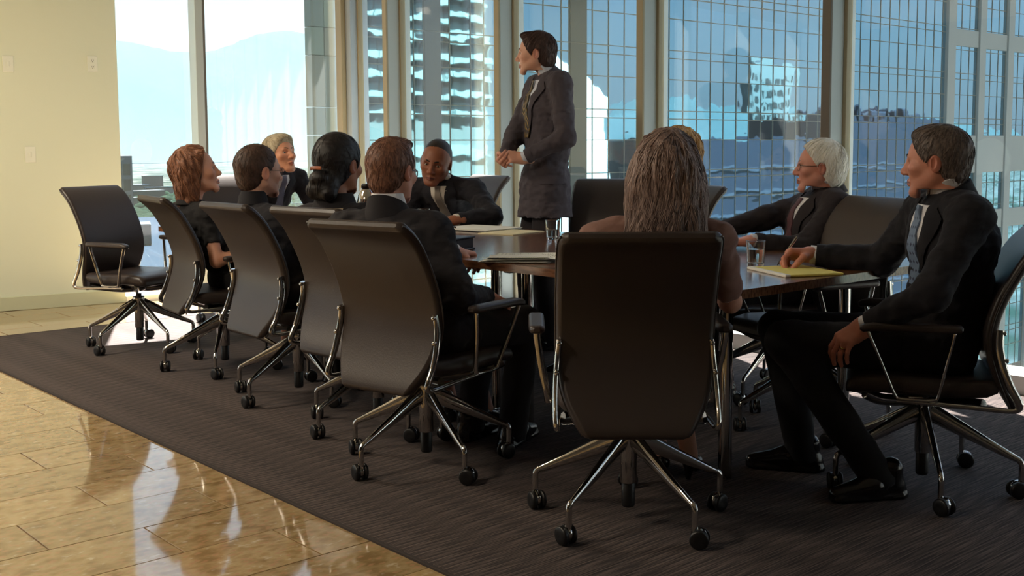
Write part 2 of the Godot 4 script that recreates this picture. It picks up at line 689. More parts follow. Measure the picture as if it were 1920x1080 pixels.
	b.box(Transform3D(bs, (on.call(4.075, 1.5) as Vector3) + n1 * 0.02), Vector3(0.06, 3.0, 0.2), 0.003)
	put(mu, "post", b, M["post_gray"])
	b = MB.new()
	b.box(Transform3D(bs, (on.call(4.128, 1.5) as Vector3) - n1 * 0.03), Vector3(0.045, 3.0, 0.1), 0.003)
	put(mu, "frame", b, M["bronze_dark"])
	# corner post where both window walls meet
	var cpz := w1z(WX)
	var cor := struct_node("pillar_corner")
	b = MB.new()
	b.bb(Vector3(5.29, 0, cpz - 0.02), Vector3(5.47, 3.0, cpz + 0.13), 0.004)
	put(cor, "post", b, mat("post_blue", c8(170, 184, 196), 0.5))
	b = MB.new()
	b.bb(Vector3(5.245, 0, cpz - 0.03), Vector3(5.289, 3.0, cpz + 0.06), 0.003)
	put(cor, "frame", b, M["bronze"])
	# window wall W2: fins, panes, sill
	b = MB.new()
	b.bb(Vector3(5.288, -0.02, cpz + 0.13), Vector3(5.50, 0.1, 4.0), 0.004)
	struct("trim_4", b, M["sill"])
	b = MB.new()
	b.bb(Vector3(5.36, 2.93, cpz + 0.13), Vector3(5.50, 3.0, 4.0), 0.003)
	struct("trim_5", b, M["post_gray"])
	var zs := [-7.46, -6.083, -4.72, -3.39, -2.03, -0.67, 0.69, 2.05, 3.41]
	var prev := cpz + 0.13
	for k in zs.size() + 1:
		var z0: float = zs[k] - 0.05 if k < zs.size() else 4.0
		var w := struct_node("window_%d" % (k + 3))
		var g := MB.new()
		g.bb(Vector3(5.379, 0.1, prev + 0.004), Vector3(5.391, 2.93, z0 - 0.004))
		put(w, "pane", g, M["window_glass"])
		var fr := MB.new()
		for zz in [prev + 0.011, z0 - 0.011]:
			fr.bb(Vector3(5.355, 0.1, zz - 0.011), Vector3(5.405, 2.93, zz + 0.011), 0.002)
		put(w, "frame", fr, M["bronze"])
		if k < zs.size():
			var fin := struct_node("pillar_%d" % (k + 1))
			b = MB.new()
			b.bb(Vector3(5.246, 0.0, zs[k] - 0.05), Vector3(5.47, 3.0, zs[k]), 0.002)
			put(fin, "post", b, M["post_gray"])
			b = MB.new()
			b.bb(Vector3(5.228, 0.0, zs[k] - 0.052), Vector3(5.2455, 3.0, zs[k] + 0.002), 0.002)
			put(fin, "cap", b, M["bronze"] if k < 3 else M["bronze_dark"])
			prev = zs[k]
	# wall plates
	wall_plate(3.301, 1.847, true, "cream duplex outlet plate high on the wall near the window")
	wall_plate(2.72, 1.828, false, "faint cream blank plate high on the wall at the far left")
	wall_plate(2.843, 1.162, false, "white switch plate low on the cream wall, alone")

func wall_plate(x: float, y: float, outlet: bool, label: String) -> void:
	var d1 := Vector3(1, 0, 0.19).normalized()
	var n1 := Vector3(-0.19, 0, 1).normalized()
	var o := thing("outlet_plate" if outlet else "wall_plate", label, "outlet" if outlet else "wall plate", Vector3(x, y, w1z(x)) + n1 * 0.001)
	o.basis = Basis(d1, Vector3.UP, n1)
	var b := MB.new()
	b.box(Transform3D(Basis(), Vector3(0, 0, 0.003)), Vector3(0.075, 0.12, 0.007), 0.003)
	put(o, "plate", b, M["plate_white"])
	if outlet:
		for s in [-1, 1]:
			b = MB.new()
			b.box(Transform3D(Basis(), Vector3(0, 0.024 * s, 0.008)), Vector3(0.032, 0.03, 0.004), 0.0015)
			var f := put(o, "socket", b, M["plate_white"])
			b = MB.new()
			for q in [-1, 1]:
				b.box(Transform3D(Basis(), Vector3(0.0065 * q, 0.024 * s + 0.003, 0.0103)), Vector3(0.0028, 0.009, 0.001))
			b.box(Transform3D(Basis(), Vector3(0, 0.024 * s - 0.008, 0.0103)), Vector3(0.005, 0.005, 0.001))
			put(f, "slots", b, M["slot_dark"])
	else:
		b = MB.new()
		b.box(Transform3D(Basis(), Vector3(0, 0, 0.008)), Vector3(0.018, 0.04, 0.006), 0.002)
		put(o, "toggle", b, M["plate_white"])

# ---------------------------------------------------------------- outside
const ZF := -45.0

func build_outside() -> void:
	var b := MB.new()
	b.bb(Vector3(-9000, -47, -9000), Vector3(9000, -45, 9000))
	struct("ground", b, M["far_ground"])
	glass_building()
	mirrored_city()
	valley()

func glass_building() -> void:
	var o := thing("glass_office_building", "office building across the street with a blue mirrored glass grid facade", "building", Vector3(27.1, -45, ZF))
	var at := -o.position
	var rng := RandomNumberGenerator.new()
	rng.seed = 5
	# the solid behind the glass; its left end is cut back
	var b := MB.new()
	var poly := PackedVector2Array([Vector2(30.2, 45.25), Vector2(112, 45.25), Vector2(112, 60), Vector2(42, 60)])
	b.prism(poly, -14.6, 45.0, Transform3D(Basis(Vector3.RIGHT, Vector3(0, 0, -1), Vector3(0, -1, 0)), at))
	put(o, "core", b, M["dark_block"])
	# columns of panes
	var xs := [30.3, 31.35, 32.7, 33.15, 33.75]
	var cols := []
	for k in xs.size() - 1:
		cols.push_back([xs[k], xs[k + 1]])
	xs = [34.8, 35.4, 36.75, 37.65, 38.4, 40.35, 41.85, 43.2, 43.8]
	for k in xs.size() - 1:
		cols.push_back([xs[k], xs[k + 1]])
	cols.push_back([45.15, 45.625])
	for k in range(-5, 26):
		cols.push_back([52.2 + 1.315 * k, 52.2 + 1.315 * (k + 1)])
	for bay in [[86.85, 90.9], [91.95, 96.0], [97.05, 101.0], [102.1, 106.0]]:
		var w: float = (bay[1] - bay[0]) / 3.0
		for k in 3:
			cols.push_back([bay[0] + w * k, bay[0] + w * (k + 1)])
	var rows := []
	for k in range(-6, 3):
		var y0 := 3.3 + 3.63 * k
		rows.push_back([y0, y0 + 1.88])
		rows.push_back([y0 + 1.88, y0 + 3.15])
		rows.push_back([y0 + 3.15, y0 + 3.63])
	var box := BoxMesh.new()
	var made := 0
	var rest := MB.new()
	for r in rows:
		for q in cols:
			var sz := Vector3(q[1] - q[0] - 0.06, r[1] - r[0] - 0.06, 0.04)
			var p := Vector3((q[0] + q[1]) * 0.5, (r[0] + r[1]) * 0.5, ZF)
			var tilt := Basis.from_euler(Vector3(rng.randf_range(-0.0035, 0.0035), rng.randf_range(-0.0035, 0.0035), 0))
			if made < 296 and r[1] > -0.5 and r[1] - r[0] > 1.0 and q[0] > 34.5:
				made += 1
				var g := put_mesh(o, "pane", box, M["facade_glass"])
				g.transform = Transform3D(tilt.scaled_local(sz), p + at)
			else:
				rest.box(Transform3D(tilt, p + at), sz)
	var ro := put(o, "panes_beyond", rest, M["facade_glass"])
	ro.set_meta("kind", "stuff")
	# mullions
	var vx := {}
	for q in cols:
		vx[snappedf(q[0], 0.01)] = true
		vx[snappedf(q[1], 0.01)] = true
	var vm := BoxMesh.new()
	vm.size = Vector3(0.045, 34.0, 0.05)
	for x in vx:
		var g := put_mesh(o, "mullion", vm, M["facade_mullion"])
		g.position = Vector3(x, -2.5, ZF + 0.03) + at
	var hm := BoxMesh.new()
	hm.size = Vector3(82, 0.05, 0.06)
	for r in rows:
		var g := put_mesh(o, "transom", hm, M["facade_mullion"])
		g.position = Vector3(71, r[0], ZF + 0.03) + at
	# stone piers and the stone clad end tower, panel by panel
	for px in [[33.78, 34.77], [43.83, 45.12]]:
		for r in range(-6, 4):
			b = MB.new()
			b.bb(Vector3(px[0], 3.3 + 3.63 * r + 0.03, ZF - 0.1) + at, Vector3(px[1], 3.3 + 3.63 * (r + 1) - 0.03, ZF + 0.12) + at, 0.01)
			put(o, "stone_panel", b, mat("pier_stone", c8(74, 82, 78), 0.7))
	var tx := [27.15, 27.85, 28.9, 30.25]
	for k in 3:
		var y := -20.0
		var j := 0
		while y < 14.0:
			var h := 1.28 if j % 2 == 0 else 2.35
			b = MB.new()
			b.bb(Vector3(tx[k] + 0.015, y + 0.015, ZF - 0.2) + at, Vector3(tx[k + 1] - 0.015, y + h - 0.015, ZF + 0.35 + 0.02 * ((j + k) % 2)) + at, 0.012)
			put(o, "stone_panel", b, mat("stone_%d" % ((j * 2 + k) % 3), [c8(104, 114, 106), c8(118, 128, 114), c8(124, 122, 108)][(j * 2 + k) % 3], 0.6))
			y += h
			j += 1
	# light concrete frame on the right part
	for px in [[85.6, 86.85], [90.9, 91.95], [96.0, 97.05], [101.0, 102.1]]:
		b = MB.new()
		b.bb(Vector3(px[0], -20, ZF - 0.1) + at, Vector3(px[1], 14.5, ZF + 0.3) + at, 0.03)
		put(o, "column", b, M["facade_light"])
	for ys in [[9.1, 10.45], [-1.2, 1.9], [-6.0, -4.4]]:
		for px in [[86.87, 90.88], [91.97, 95.98], [97.07, 100.98], [102.12, 106.0]]:
			b = MB.new()
			b.bb(Vector3(px[0], ys[0], ZF - 0.1) + at, Vector3(px[1], ys[1], ZF + 0.16) + at, 0.03)
			put(o, "spandrel", b, M["facade_light"])

# what the mirrored facade shows: buildings on the sunny side of the street, behind our own
func real(p: Vector3) -> Vector3:
	return Vector3(p.x, p.y, 2.0 * ZF - p.z)

func mirrored_city() -> void:
	# tower with white bands and dark windows
	var o := thing("banded_tower", "tower with wavy white floor bands and dark windows, mirrored in the glass facade", "building", Vector3(103, -45, 66))
	for f in range(0, 9):
		var y := 51.5 + f * 3.3
		for q in 6:
			var x0 := q * 4.8
			var b := MB.new()
			b.bb(Vector3(x0 + 0.1, y, -0.6), Vector3(x0 + 4.7, y + 1.0, 8), 0.05)
			put(o, "floor_band", b, M["band_white"])
			var w := MB.new()
			w.bb(Vector3(x0 + 0.2, y + 1.0, 0.2), Vector3(x0 + 4.6, y + 3.3, 8), 0.0)
			put(o, "window", w, M["window_dark"])
	var s := MB.new()
	s.bb(Vector3(-0.5, 0, 0.6), Vector3(29.3, 82, 20))
	put(o, "shaft", s, M["stone_tan"])
	for f in 4:
		s = MB.new()
		s.bb(Vector3(-0.5, 26.0 + f * 6.0, 0.0), Vector3(29.3, 28.0 + f * 6.0, 0.7))
		put(o, "ledge", s, M["band_white"])
	# white gable in full sun
	var g := MB.new()
	var v := PackedVector2Array([Vector2(87.4, -45), Vector2(99.1, -45), Vector2(99.1, 6.9), Vector2(90.6, 11.9), Vector2(87.4, 13.8)])
	g.prism(v, 0.0, 6.0, Transform3D(Basis(), Vector3(0, 0, 5.0)))
	single("white_gable", g, M["gable_white"], "sunlit white wall with a sloping top, mirrored beside the standing man", "building")
	# dark glass block
	o = thing("dark_office_block", "long dark office block with a flat roof, mirrored low in the facade at right", "building", Vector3(200, -45, 80))
	var d := MB.new()
	d.bb(Vector3(4, 0, 0), Vector3(61, 47.6, 26))
	put(o, "body", d, M["dark_block"])
	d = MB.new()
	d.bb(Vector3(61, 0, -0.2), Vector3(126, 53.3, 26))
	put(o, "body", d, M["dark_block"])
	for f in 8:
		d = MB.new()
		d.bb(Vector3(4, 5.4 * f + 2.0, -0.5), Vector3(126, 5.4 * f + 2.6, 0.2))
		put(o, "floor_band", d, mat("dark_band", c8(52, 58, 70), 0.5))
	for k in 7:
		d = MB.new()
		d.bb(Vector3(66 + k * 8.0, 53.2, 4), Vector3(71 + k * 8.0, 55.4 + (k % 3) * 0.8, 12), 0.4)
		put(o, "roof_plant", d, M["dark_block"])
	# pale tower with small windows
	o = thing("pale_tower", "pale tower with rows of small square windows, mirrored in the facade", "building", Vector3(272, -45, 112))
	d = MB.new()
	d.bb(Vector3(0, 0, 0), Vector3(22, 71, 2.5))
	put(o, "body", d, mat("pale_tower", c8(84, 98, 98), 0.8))
	for r in 14:
		for k in 6:
			d = MB.new()
			d.bb(Vector3(1.2 + k * 3.5, 18.0 + 3.6 * r, -0.15), Vector3(2.9 + k * 3.5, 19.9 + 3.6 * r, 0.1))
			put(o, "window", d, M["window_dark"])
	# hills behind them
	mountain("mountain_south", Vector3(7500, -45, 5200), 13000, 17, [0.6, 0.9, 0.7, 0.85, 0.55, 0.8, 0.62, 0.95, 0.7, 1.0, 0.72, 0.9, 0.6, 0.8, 0.66, 0.7], 560.0)

func mountain(n: String, at: Vector3, length: float, seed_: int, prof: Array, high: float) -> void:
	var nz := FastNoiseLite.new()
	nz.seed = seed_
	nz.frequency = 0.0011
	nz.fractal_octaves = 5
	var rows := []
	var away := signf(at.z)
	for r in 15:
		var line := PackedVector3Array()
		for k in 241:
			var u := k / 240.0
			var x := at.x + (u - 0.5) * length
			var w := r / 14.0
			var z := at.z + away * w * 2600.0
			var q := u * (prof.size() - 1)
			var i := mini(int(q), prof.size() - 2)
			var h: float = lerpf(prof[i], prof[i + 1], smoothstep(0.0, 1.0, q - i)) * high
			var y := h * smoothstep(0.0, 1.0, w) + nz.get_noise_2d(x, z) * 0.16 * high * w * (1.08 - w)
			line.push_back(Vector3(x, at.y + y, z))
		rows.push_back(line)
	var b := MB.new()
	b.sheet(rows, 4.0)
	struct(n, b, M["mountain"])

func valley() -> void:
	# the ridge seen through the left windows: heights follow its outline
	var kx := [-3000.0, -800.0, 900.0, 1900.0, 2400.0, 2600.0, 2780.0, 2940.0, 3080.0, 3300.0, 3400.0, 3577.0, 3900.0, 4600.0, 6200.0]
	var kh := [0.55, 0.75, 0.70, 0.92, 0.84, 0.79, 0.785, 0.795, 0.86, 0.97, 1.0, 0.94, 0.85, 0.9, 0.6]
	var prof := []
	for k in 93:
		var x := -3000.0 + 9200.0 * k / 92.0
		var q := 0
		while q < kx.size() - 2 and kx[q + 1] < x:
			q += 1
		prof.push_back(lerpf(kh[q], kh[q + 1], smoothstep(0.0, 1.0, (x - kx[q]) / (kx[q + 1] - kx[q]))))
	mountain("mountain_north", Vector3(1600, -45, -3400), 9200, 4, prof, 730.0)
	var rng := RandomNumberGenerator.new()
	rng.seed = 77
	# small buildings of the valley
	for k in 44:
		var dist := 190.0 + 27.0 * k + rng.randf_range(-4, 4)
		var ang := deg_to_rad(20.0 + 10.5 * fposmod(k * 0.618, 1.0))
		var p := Vector3(sin(ang) * dist, -45, -cos(ang) * dist)
		var w := rng.randf_range(10, 22) * (0.5 + dist / 900.0)
		var dp := rng.randf_range(9, 15)
		var h := rng.randf_range(5, 13) + maxf(0.0, (dist - 500.0) * 0.004)
		var o := thing("valley_building", "small pale flat-roofed building in the hazy valley beyond the left windows", "building", p, "valley buildings")
		o.rotation.y = rng.randf_range(-0.4, 0.4)
		var b := MB.new()
		b.bb(Vector3(-w / 2, 0, -dp / 2), Vector3(w / 2, h, dp / 2))
		put(o, "wall", b, M["far_wall"])
		b = MB.new()
		b.bb(Vector3(-w / 2 - 0.3, h, -dp / 2 - 0.3), Vector3(w / 2 + 0.3, h + 0.6, dp / 2 + 0.3))
		put(o, "roof", b, M["far_roof"] if k % 3 else M["far_roof_blue"])
	# nearer blue roofs under the window
	for q in [[22.9, 115.0, 26.0, 88.0, 20.0, -8.0], [27.0, 150.0, 22.0, 60.0, 16.0, -12.0], [30.5, 120.0, 14.0, 40.0, 18.0, -20.0]]:
		var ang := deg_to_rad(q[0])
		var o := thing("neighbour_roof", ["long low building with a pale blue flat roof just below the left window", "low building with a flat blue roof right of the long one, farther off", "lower pale block below the window mullion"][0 if q[0] < 25.0 else (1 if q[0] < 29.0 else 2)], "building", Vector3(sin(ang) * q[1], -45, -cos(ang) * q[1]))
		o.rotation.y = -ang
		var b := MB.new()
		b.bb(Vector3(-q[2] / 2, 0, -q[3] / 2), Vector3(q[2] / 2, 45 + q[5] - 1.0, q[3] / 2))
		put(o, "wall", b, M["far_wall"])
		b = MB.new()
		b.bb(Vector3(-q[2] / 2 - 0.3, 44 + q[5], -q[3] / 2 - 0.3), Vector3(q[2] / 2 + 0.3, 45 + q[5], q[3] / 2 + 0.3), 0.1)
		put(o, "roof", b, M["far_roof_blue"])
		b = MB.new()
		b.bb(Vector3(-4, 45 + q[5], -2), Vector3(1, 47 + q[5], 2), 0.1)
		put(o, "roof_unit", b, M["far_roof"])
	# slim dark tower at the wall's edge
	var ta := deg_to_rad(22.2)
	var t := thing("slim_tower", "slim dark gridded tower standing at the edge of the cream wall", "building", Vector3(sin(ta) * 210.0, -45, -cos(ta) * 210.0))
	t.rotation.y = -ta
	var bb := MB.new()
	bb.bb(Vector3(-1.6, 0, -2), Vector3(1.6, 45.0, 2))
	put(t, "wall", bb, mat("tower_gray", c8(60, 72, 84), 0.7))
	for r in 9:
		for k in 2:
			bb = MB.new()
			bb.bb(Vector3(-1.35 + 1.4 * k, 20 + 2.7 * r, 1.9), Vector3(-0.15 + 1.4 * k, 22 + 2.7 * r, 2.06))
			put(t, "window", bb, M["window_dark"])
	# trees of the valley, too many to count
	var cr := MB.new()
	var ball := []
	for r in 6:
		ball.push_back(Vector2(sin(PI * r / 5.0), -cos(PI * r / 5.0)))
	cr.lathe(ball, 8)
	var mm := MultiMesh.new()
	mm.transform_format = MultiMesh.TRANSFORM_3D
	mm.mesh = cr.mesh()
	mm.instance_count = 5200
	for k in 5200:
		var dist := 190.0 * pow(5.2, rng.randf())
		var ang := deg_to_rad(rng.randf_range(18.5, 33.0))
		var r := rng.randf_range(2.2, 5.0) * (1.0 + dist / 1500.0)
		mm.set_instance_transform(k, Transform3D(Basis.from_scale(Vector3(r, r * 0.9, r)), Vector3(sin(ang) * dist, -45 + r * 0.6, -cos(ang) * dist)))
	var tr := MultiMeshInstance3D.new()
	tr.name = "valley_trees"
	tr.multimesh = mm
	tr.material_override = M["tree_green"]
	tr.set_meta("label", "hazy green tree crowns scattered over the valley floor")
	tr.set_meta("category", "trees")
	tr.set_meta("kind", "stuff")
	add_child(tr)
	# haze between the valley and the ridge
	var fog := FogVolume.new()
	fog.name = "mountain_haze"
	fog.shape = RenderingServer.FOG_VOLUME_SHAPE_BOX
	fog.size = Vector3(4200, 760, 1850)
	fog.position = Vector3(1500, 336, -2455)
	var fm := FogMaterial.new()
	fm.density = 0.0001
	fm.albedo = Color(0.80, 0.93, 1.0)
	fog.material = fm
	fog.set_meta("kind", "stuff")
	add_child(fog)

# ---------------------------------------------------------------- chairs and table
var chair0: Node3D

func V(x: float, y: float, z: float) -> Vector3:
	return Vector3(x, y, z)

func make_chair() -> Node3D:
	var o := Node3D.new()
	o.name = "swivel_chair"
	var b: MB
	# backrest: tall leather shell, rolled back at the top, kicked out at the bottom
	var prof := [V(0.335, 0.288, 0.155), V(0.36, 0.284, 0.172), V(0.42, 0.258, 0.207), V(0.48, 0.235, 0.226), V(0.55, 0.216, 0.234), V(0.62, 0.215, 0.236), V(0.70, 0.236, 0.237), V(0.78, 0.272, 0.237), V(0.86, 0.318, 0.236), V(0.905, 0.348, 0.235), V(0.932, 0.376, 0.231), V(0.944, 0.398, 0.222)]
	var pts := []
	for q in prof:
		pts.push_back(q)
	pts = smooth_path(pts, 3)
	var loops := []
	for k in pts.size():
		var q: Vector3 = pts[k]
		var d: Vector3 = pts[mini(k + 1, pts.size() - 1)] - pts[maxi(k - 1, 0)]
		var tn := Vector2(d.x, d.y).normalized()   # (y, z)
		var th := 0.019
		var w := q.z
		var e := minf(float(k), float(pts.size() - 1 - k))
		if e < 2:
			th *= [0.35, 0.8][int(e)]
			w -= [0.016, 0.004][int(e)]
		var lp := PackedVector3Array()
		for p in rr_loop(w, th, th, 4):
			var bow := -0.032 * pow(absf(p.x) / 0.236, 2.0) * (1.0 - 0.5 * smoothstep(0.85, 0.94, q.x))
			# normal of the profile in the (y, z) plane, pointing backwards
			lp.push_back(Vector3(p.x, q.x - tn.y * p.y, q.y + tn.x * p.y + bow))
		loops.push_back(lp)
	b = MB.new()
	b.loft(loops)
	var bk := put(o, "backrest", b, M["leather"])
	for s in [-1.0, 1.0]:
		b = MB.new()
		var line := []
		for k in range(1, pts.size() - 1):
			line.push_back(Vector3(s * (pts[k].z + 0.001), pts[k].x, pts[k].y - 0.032 * (1.0 - 0.5 * smoothstep(0.85, 0.94, pts[k].x))))
		b.tube(line, [0.0035], 6)
		put(bk, "piping", b, M["leather"])
	# seat cushion
	loops = []
	for q in [[-0.262, 0.408, 0.20, 0.010], [-0.258, 0.412, 0.222, 0.022], [-0.235, 0.420, 0.232, 0.031], [-0.17, 0.428, 0.238, 0.033], [-0.05, 0.424, 0.240, 0.033], [0.08, 0.420, 0.236, 0.033], [0.18, 0.424, 0.222, 0.032], [0.215, 0.428, 0.205, 0.022]]:
		var lp := PackedVector3Array()
		for p in rr_loop(q[2], q[3], 0.028, 4):
			var dip := -0.012 * (1.0 - pow(p.x / 0.24, 2.0)) if p.y > 0 else 0.0
			lp.push_back(Vector3(p.x, q[1] + p.y + dip, q[0]))
		loops.push_back(lp)
	b = MB.new()
	b.loft(loops)
	put(o, "seat", b, M["leather"])
	# side arms of the frame that carry the back
	for s in [-1.0, 1.0]:
		b = MB.new()
		var path := smooth_path([V(0.226 * s, 0.622, 0.211), V(0.232 * s, 0.57, 0.209), V(0.238 * s, 0.50, 0.222), V(0.240 * s, 0.44, 0.244), V(0.240 * s, 0.395, 0.268), V(0.238 * s, 0.372, 0.272), V(0.235 * s, 0.362, 0.252), V(0.232 * s, 0.362, 0.20), V(0.225 * s, 0.368, 0.06), V(0.222 * s, 0.374, -0.10)], 4)
		var rad := []
		for k in path.size():
			var u := float(k) / (path.size() - 1)
			rad.push_back(Vector2(lerpf(0.014, 0.009, smoothstep(0.45, 0.7, u)), 0.0095))
		b.tube(path, rad, 10, Vector3(1, 0, 0) * s)
		for y in [0.612, 0.525]:
			b.lathe([Vector2(0, 0.013), Vector2(0.005, 0.0125), Vector2(0.008, 0.010), Vector2(0.008, 0.0)], 10, Transform3D(Basis(Vector3.RIGHT, Vector3.BACK, Vector3.DOWN), V((0.227 if y > 0.6 else 0.236) * s, y, 0.217 if y > 0.6 else 0.226)))
		put(o, "back_support", b, M["chrome"])
		# armrest: V shaped chrome loop and pad
		b = MB.new()
		var x: float = 0.292 * s
		var x2: float = 0.258 * s
		path = smooth_path([V(x, 0.622, -0.195), V(x, 0.600, -0.190), V(x2 + 0.02 * s, 0.50, -0.148), V(x2, 0.402, -0.108), V(x2, 0.388, -0.09), V(x2, 0.386, -0.03), V(x2, 0.388, 0.012), V(x2, 0.402, 0.026), V(x2 + 0.02 * s, 0.50, 0.046), V(x, 0.600, 0.066), V(x, 0.622, 0.068)], 4)
		b.tube(path, [Vector2(0.0065, 0.0105)], 8, Vector3(1, 0, 0))
		b.bar(V(x2, 0.387, -0.04), V(0.2 * s, 0.378, -0.04), 0.05, 0.014, Vector3.UP, 0.003)
		var arm := put(o, "armrest", b, M["chrome"])
		loops = []
		for q in [[-0.222, 0.012, 0.006], [-0.212, 0.022, 0.013], [-0.18, 0.026, 0.014], [0.0, 0.026, 0.014], [0.07, 0.025, 0.014], [0.088, 0.02, 0.012], [0.094, 0.010, 0.006]]:
			var lp := PackedVector3Array()
			for p in rr_loop(q[1], q[2], 0.012, 4):
				lp.push_back(Vector3(x + p.x, 0.630 + p.y - (0.006 if q[0] < -0.2 else 0.0), q[0]))
			loops.push_back(lp)
		b = MB.new()
		b.loft(loops)
		put(arm, "arm_pad", b, M["leather"])
	# mechanism under the seat
	b = MB.new()
	b.lathe([Vector2(0.0, 0.392), Vector2(0.05, 0.392), Vector2(0.06, 0.386), Vector2(0.06, 0.362), Vector2(0.045, 0.338), Vector2(0.034, 0.330), Vector2(0.0, 0.330)], 16)
	for s in [-1.0, 1.0]:
		for q in [[-0.20, 0.392], [0.17, 0.372]]:
			b.tube(smooth_path([V(0.02 * s, 0.345, 0), V(0.08 * s, 0.345, q[0] * 0.35), V(0.16 * s, 0.362, q[0] * 0.75), V(0.215 * s, q[1], q[0])], 4), [Vector2(0.013, 0.020)], 8, Vector3.UP)
	b.box(Transform3D(Basis(), V(0, 0.378, 0.0)), V(0.16, 0.03, 0.26), 0.008)
	put(o, "tilt_mechanism", b, M["dark_chrome"])
	# column
	b = MB.new()
	b.lathe([Vector2(0, 0.334), Vector2(0.018, 0.334), Vector2(0.018, 0.318), Vector2(0.030, 0.318), Vector2(0.034, 0.312), Vector2(0.034, 0.296), Vector2(0.031, 0.290), Vector2(0.031, 0.245), Vector2(0.027, 0.235), Vector2(0.027, 0.128), Vector2(0.0, 0.128)], 20)
	var colm := put(o, "column", b, M["chrome"])
	b = MB.new()
	b.lathe([Vector2(0, 0.129), Vector2(0.022, 0.129), Vector2(0.022, 0.055), Vector2(0.019, 0.048), Vector2(0.0, 0.048)], 18)
	put(colm, "column_tip", b, M["black_plastic"])
	# five legs with casters
	for k in 5:
		var a := TAU * k / 5.0
		var bs := Basis(Vector3.UP, a)
		b = MB.new()
		var path := smooth_path([V(0, 0.272, -0.022), V(0, 0.250, -0.07), V(0, 0.196, -0.18), V(0, 0.146, -0.285), V(0, 0.136, -0.308), V(0, 0.122, -0.318), V(0, 0.10, -0.319), V(0, 0.066, -0.319)], 4)
		var rad := []
		for j in path.size():
			var u := float(j) / (path.size() - 1)
			rad.push_back(Vector2(lerpf(0.0165, 0.0095, smoothstep(0.0, 0.55, u)), lerpf(0.034, 0.0105, smoothstep(0.0, 0.52, u))))
		var lps := []
		for j in path.size():
			var d: Vector3 = (path[mini(j + 1, path.size() - 1)] - path[maxi(j - 1, 0)]).normalized()
			var up := Vector3(0, -d.z, d.y) * -1.0
			if up.length() < 0.1:
				up = Vector3.UP
			up = up.normalized()
			var lp := PackedVector3Array()
			for i in 10:
				var w := TAU * i / 10
				lp.push_back(path[j] + Vector3.RIGHT * (cos(w) * rad[j].x) + up * (sin(w) * rad[j].y))
			lps.push_back(lp)
		b.loft(lps)
		var bt := MB.new()
		bt.add(b, Transform3D(bs, Vector3.ZERO))
		var leg := put(o, "leg", bt, M["chrome"])
		# caster: two black wheels under a chrome hood, turned at random
		var tw := Basis(Vector3.UP, a + [0.5, 2.1, -0.8, 1.3, -2.4][k])
		var ct := Transform3D(tw, bs * V(0, 0, -0.319))
		var wh := MB.new()
		for s in [-1.0, 1.0]:
			wh.lathe([Vector2(0.0, 0.010), Vector2(0.012, 0.011), Vector2(0.024, 0.010), Vector2(0.0295, 0.006), Vector2(0.0295, -0.006), Vector2(0.0, -0.006)], 18, ct * Transform3D(Basis(Vector3(0, 1, 0) * 1.0, Vector3(s, 0, 0), Vector3(0, 0, -s)), V(0.015 * s, 0.0295 + 0.0071, 0.014)))
		var me := ArrayMesh.new()
		wh.surf(me, M["black_plastic"])
		var hd := MB.new()
		var ball := []
		for r in 9:
			ball.push_back(Vector2(0.027 * sin(PI * r / 8.0), -0.027 * cos(PI * r / 8.0)))
		hd.lathe(ball, 14, ct * Transform3D(Basis.from_scale(V(0.42, 1.0, 1.0)), V(0, 0.043, 0.012)))
		hd.lathe([Vector2(0, 0.075), Vector2(0.009, 0.075), Vector2(0.009, 0.05), Vector2(0, 0.05)], 10, ct)
		hd.surf(me, M["chrome"])
		put_mesh(leg, "caster", me, null)
	return o

func place_chair(x: float, z: float, bearing: float, star: float, label: String, lift := 0.0) -> void:
	var o := chair0 if chair0.get_parent() == null else chair0.duplicate()
	o.name = uniq("swivel_chair")
	add_child(o)
	o.position = Vector3(x, 0, z)
	o.rotation_degrees.y = -bearing
	for ch in o.get_children():
		var nm := String(ch.name)
		if nm.begins_with("leg"):
			ch.rotation_degrees.y = bearing - star
		elif not nm.begins_with("column"):
			ch.position.y = lift
	o.set_meta("label", label)
	o.set_meta("category", "chair")
	o.set_meta("group", "leather swivel chairs round the conference table")

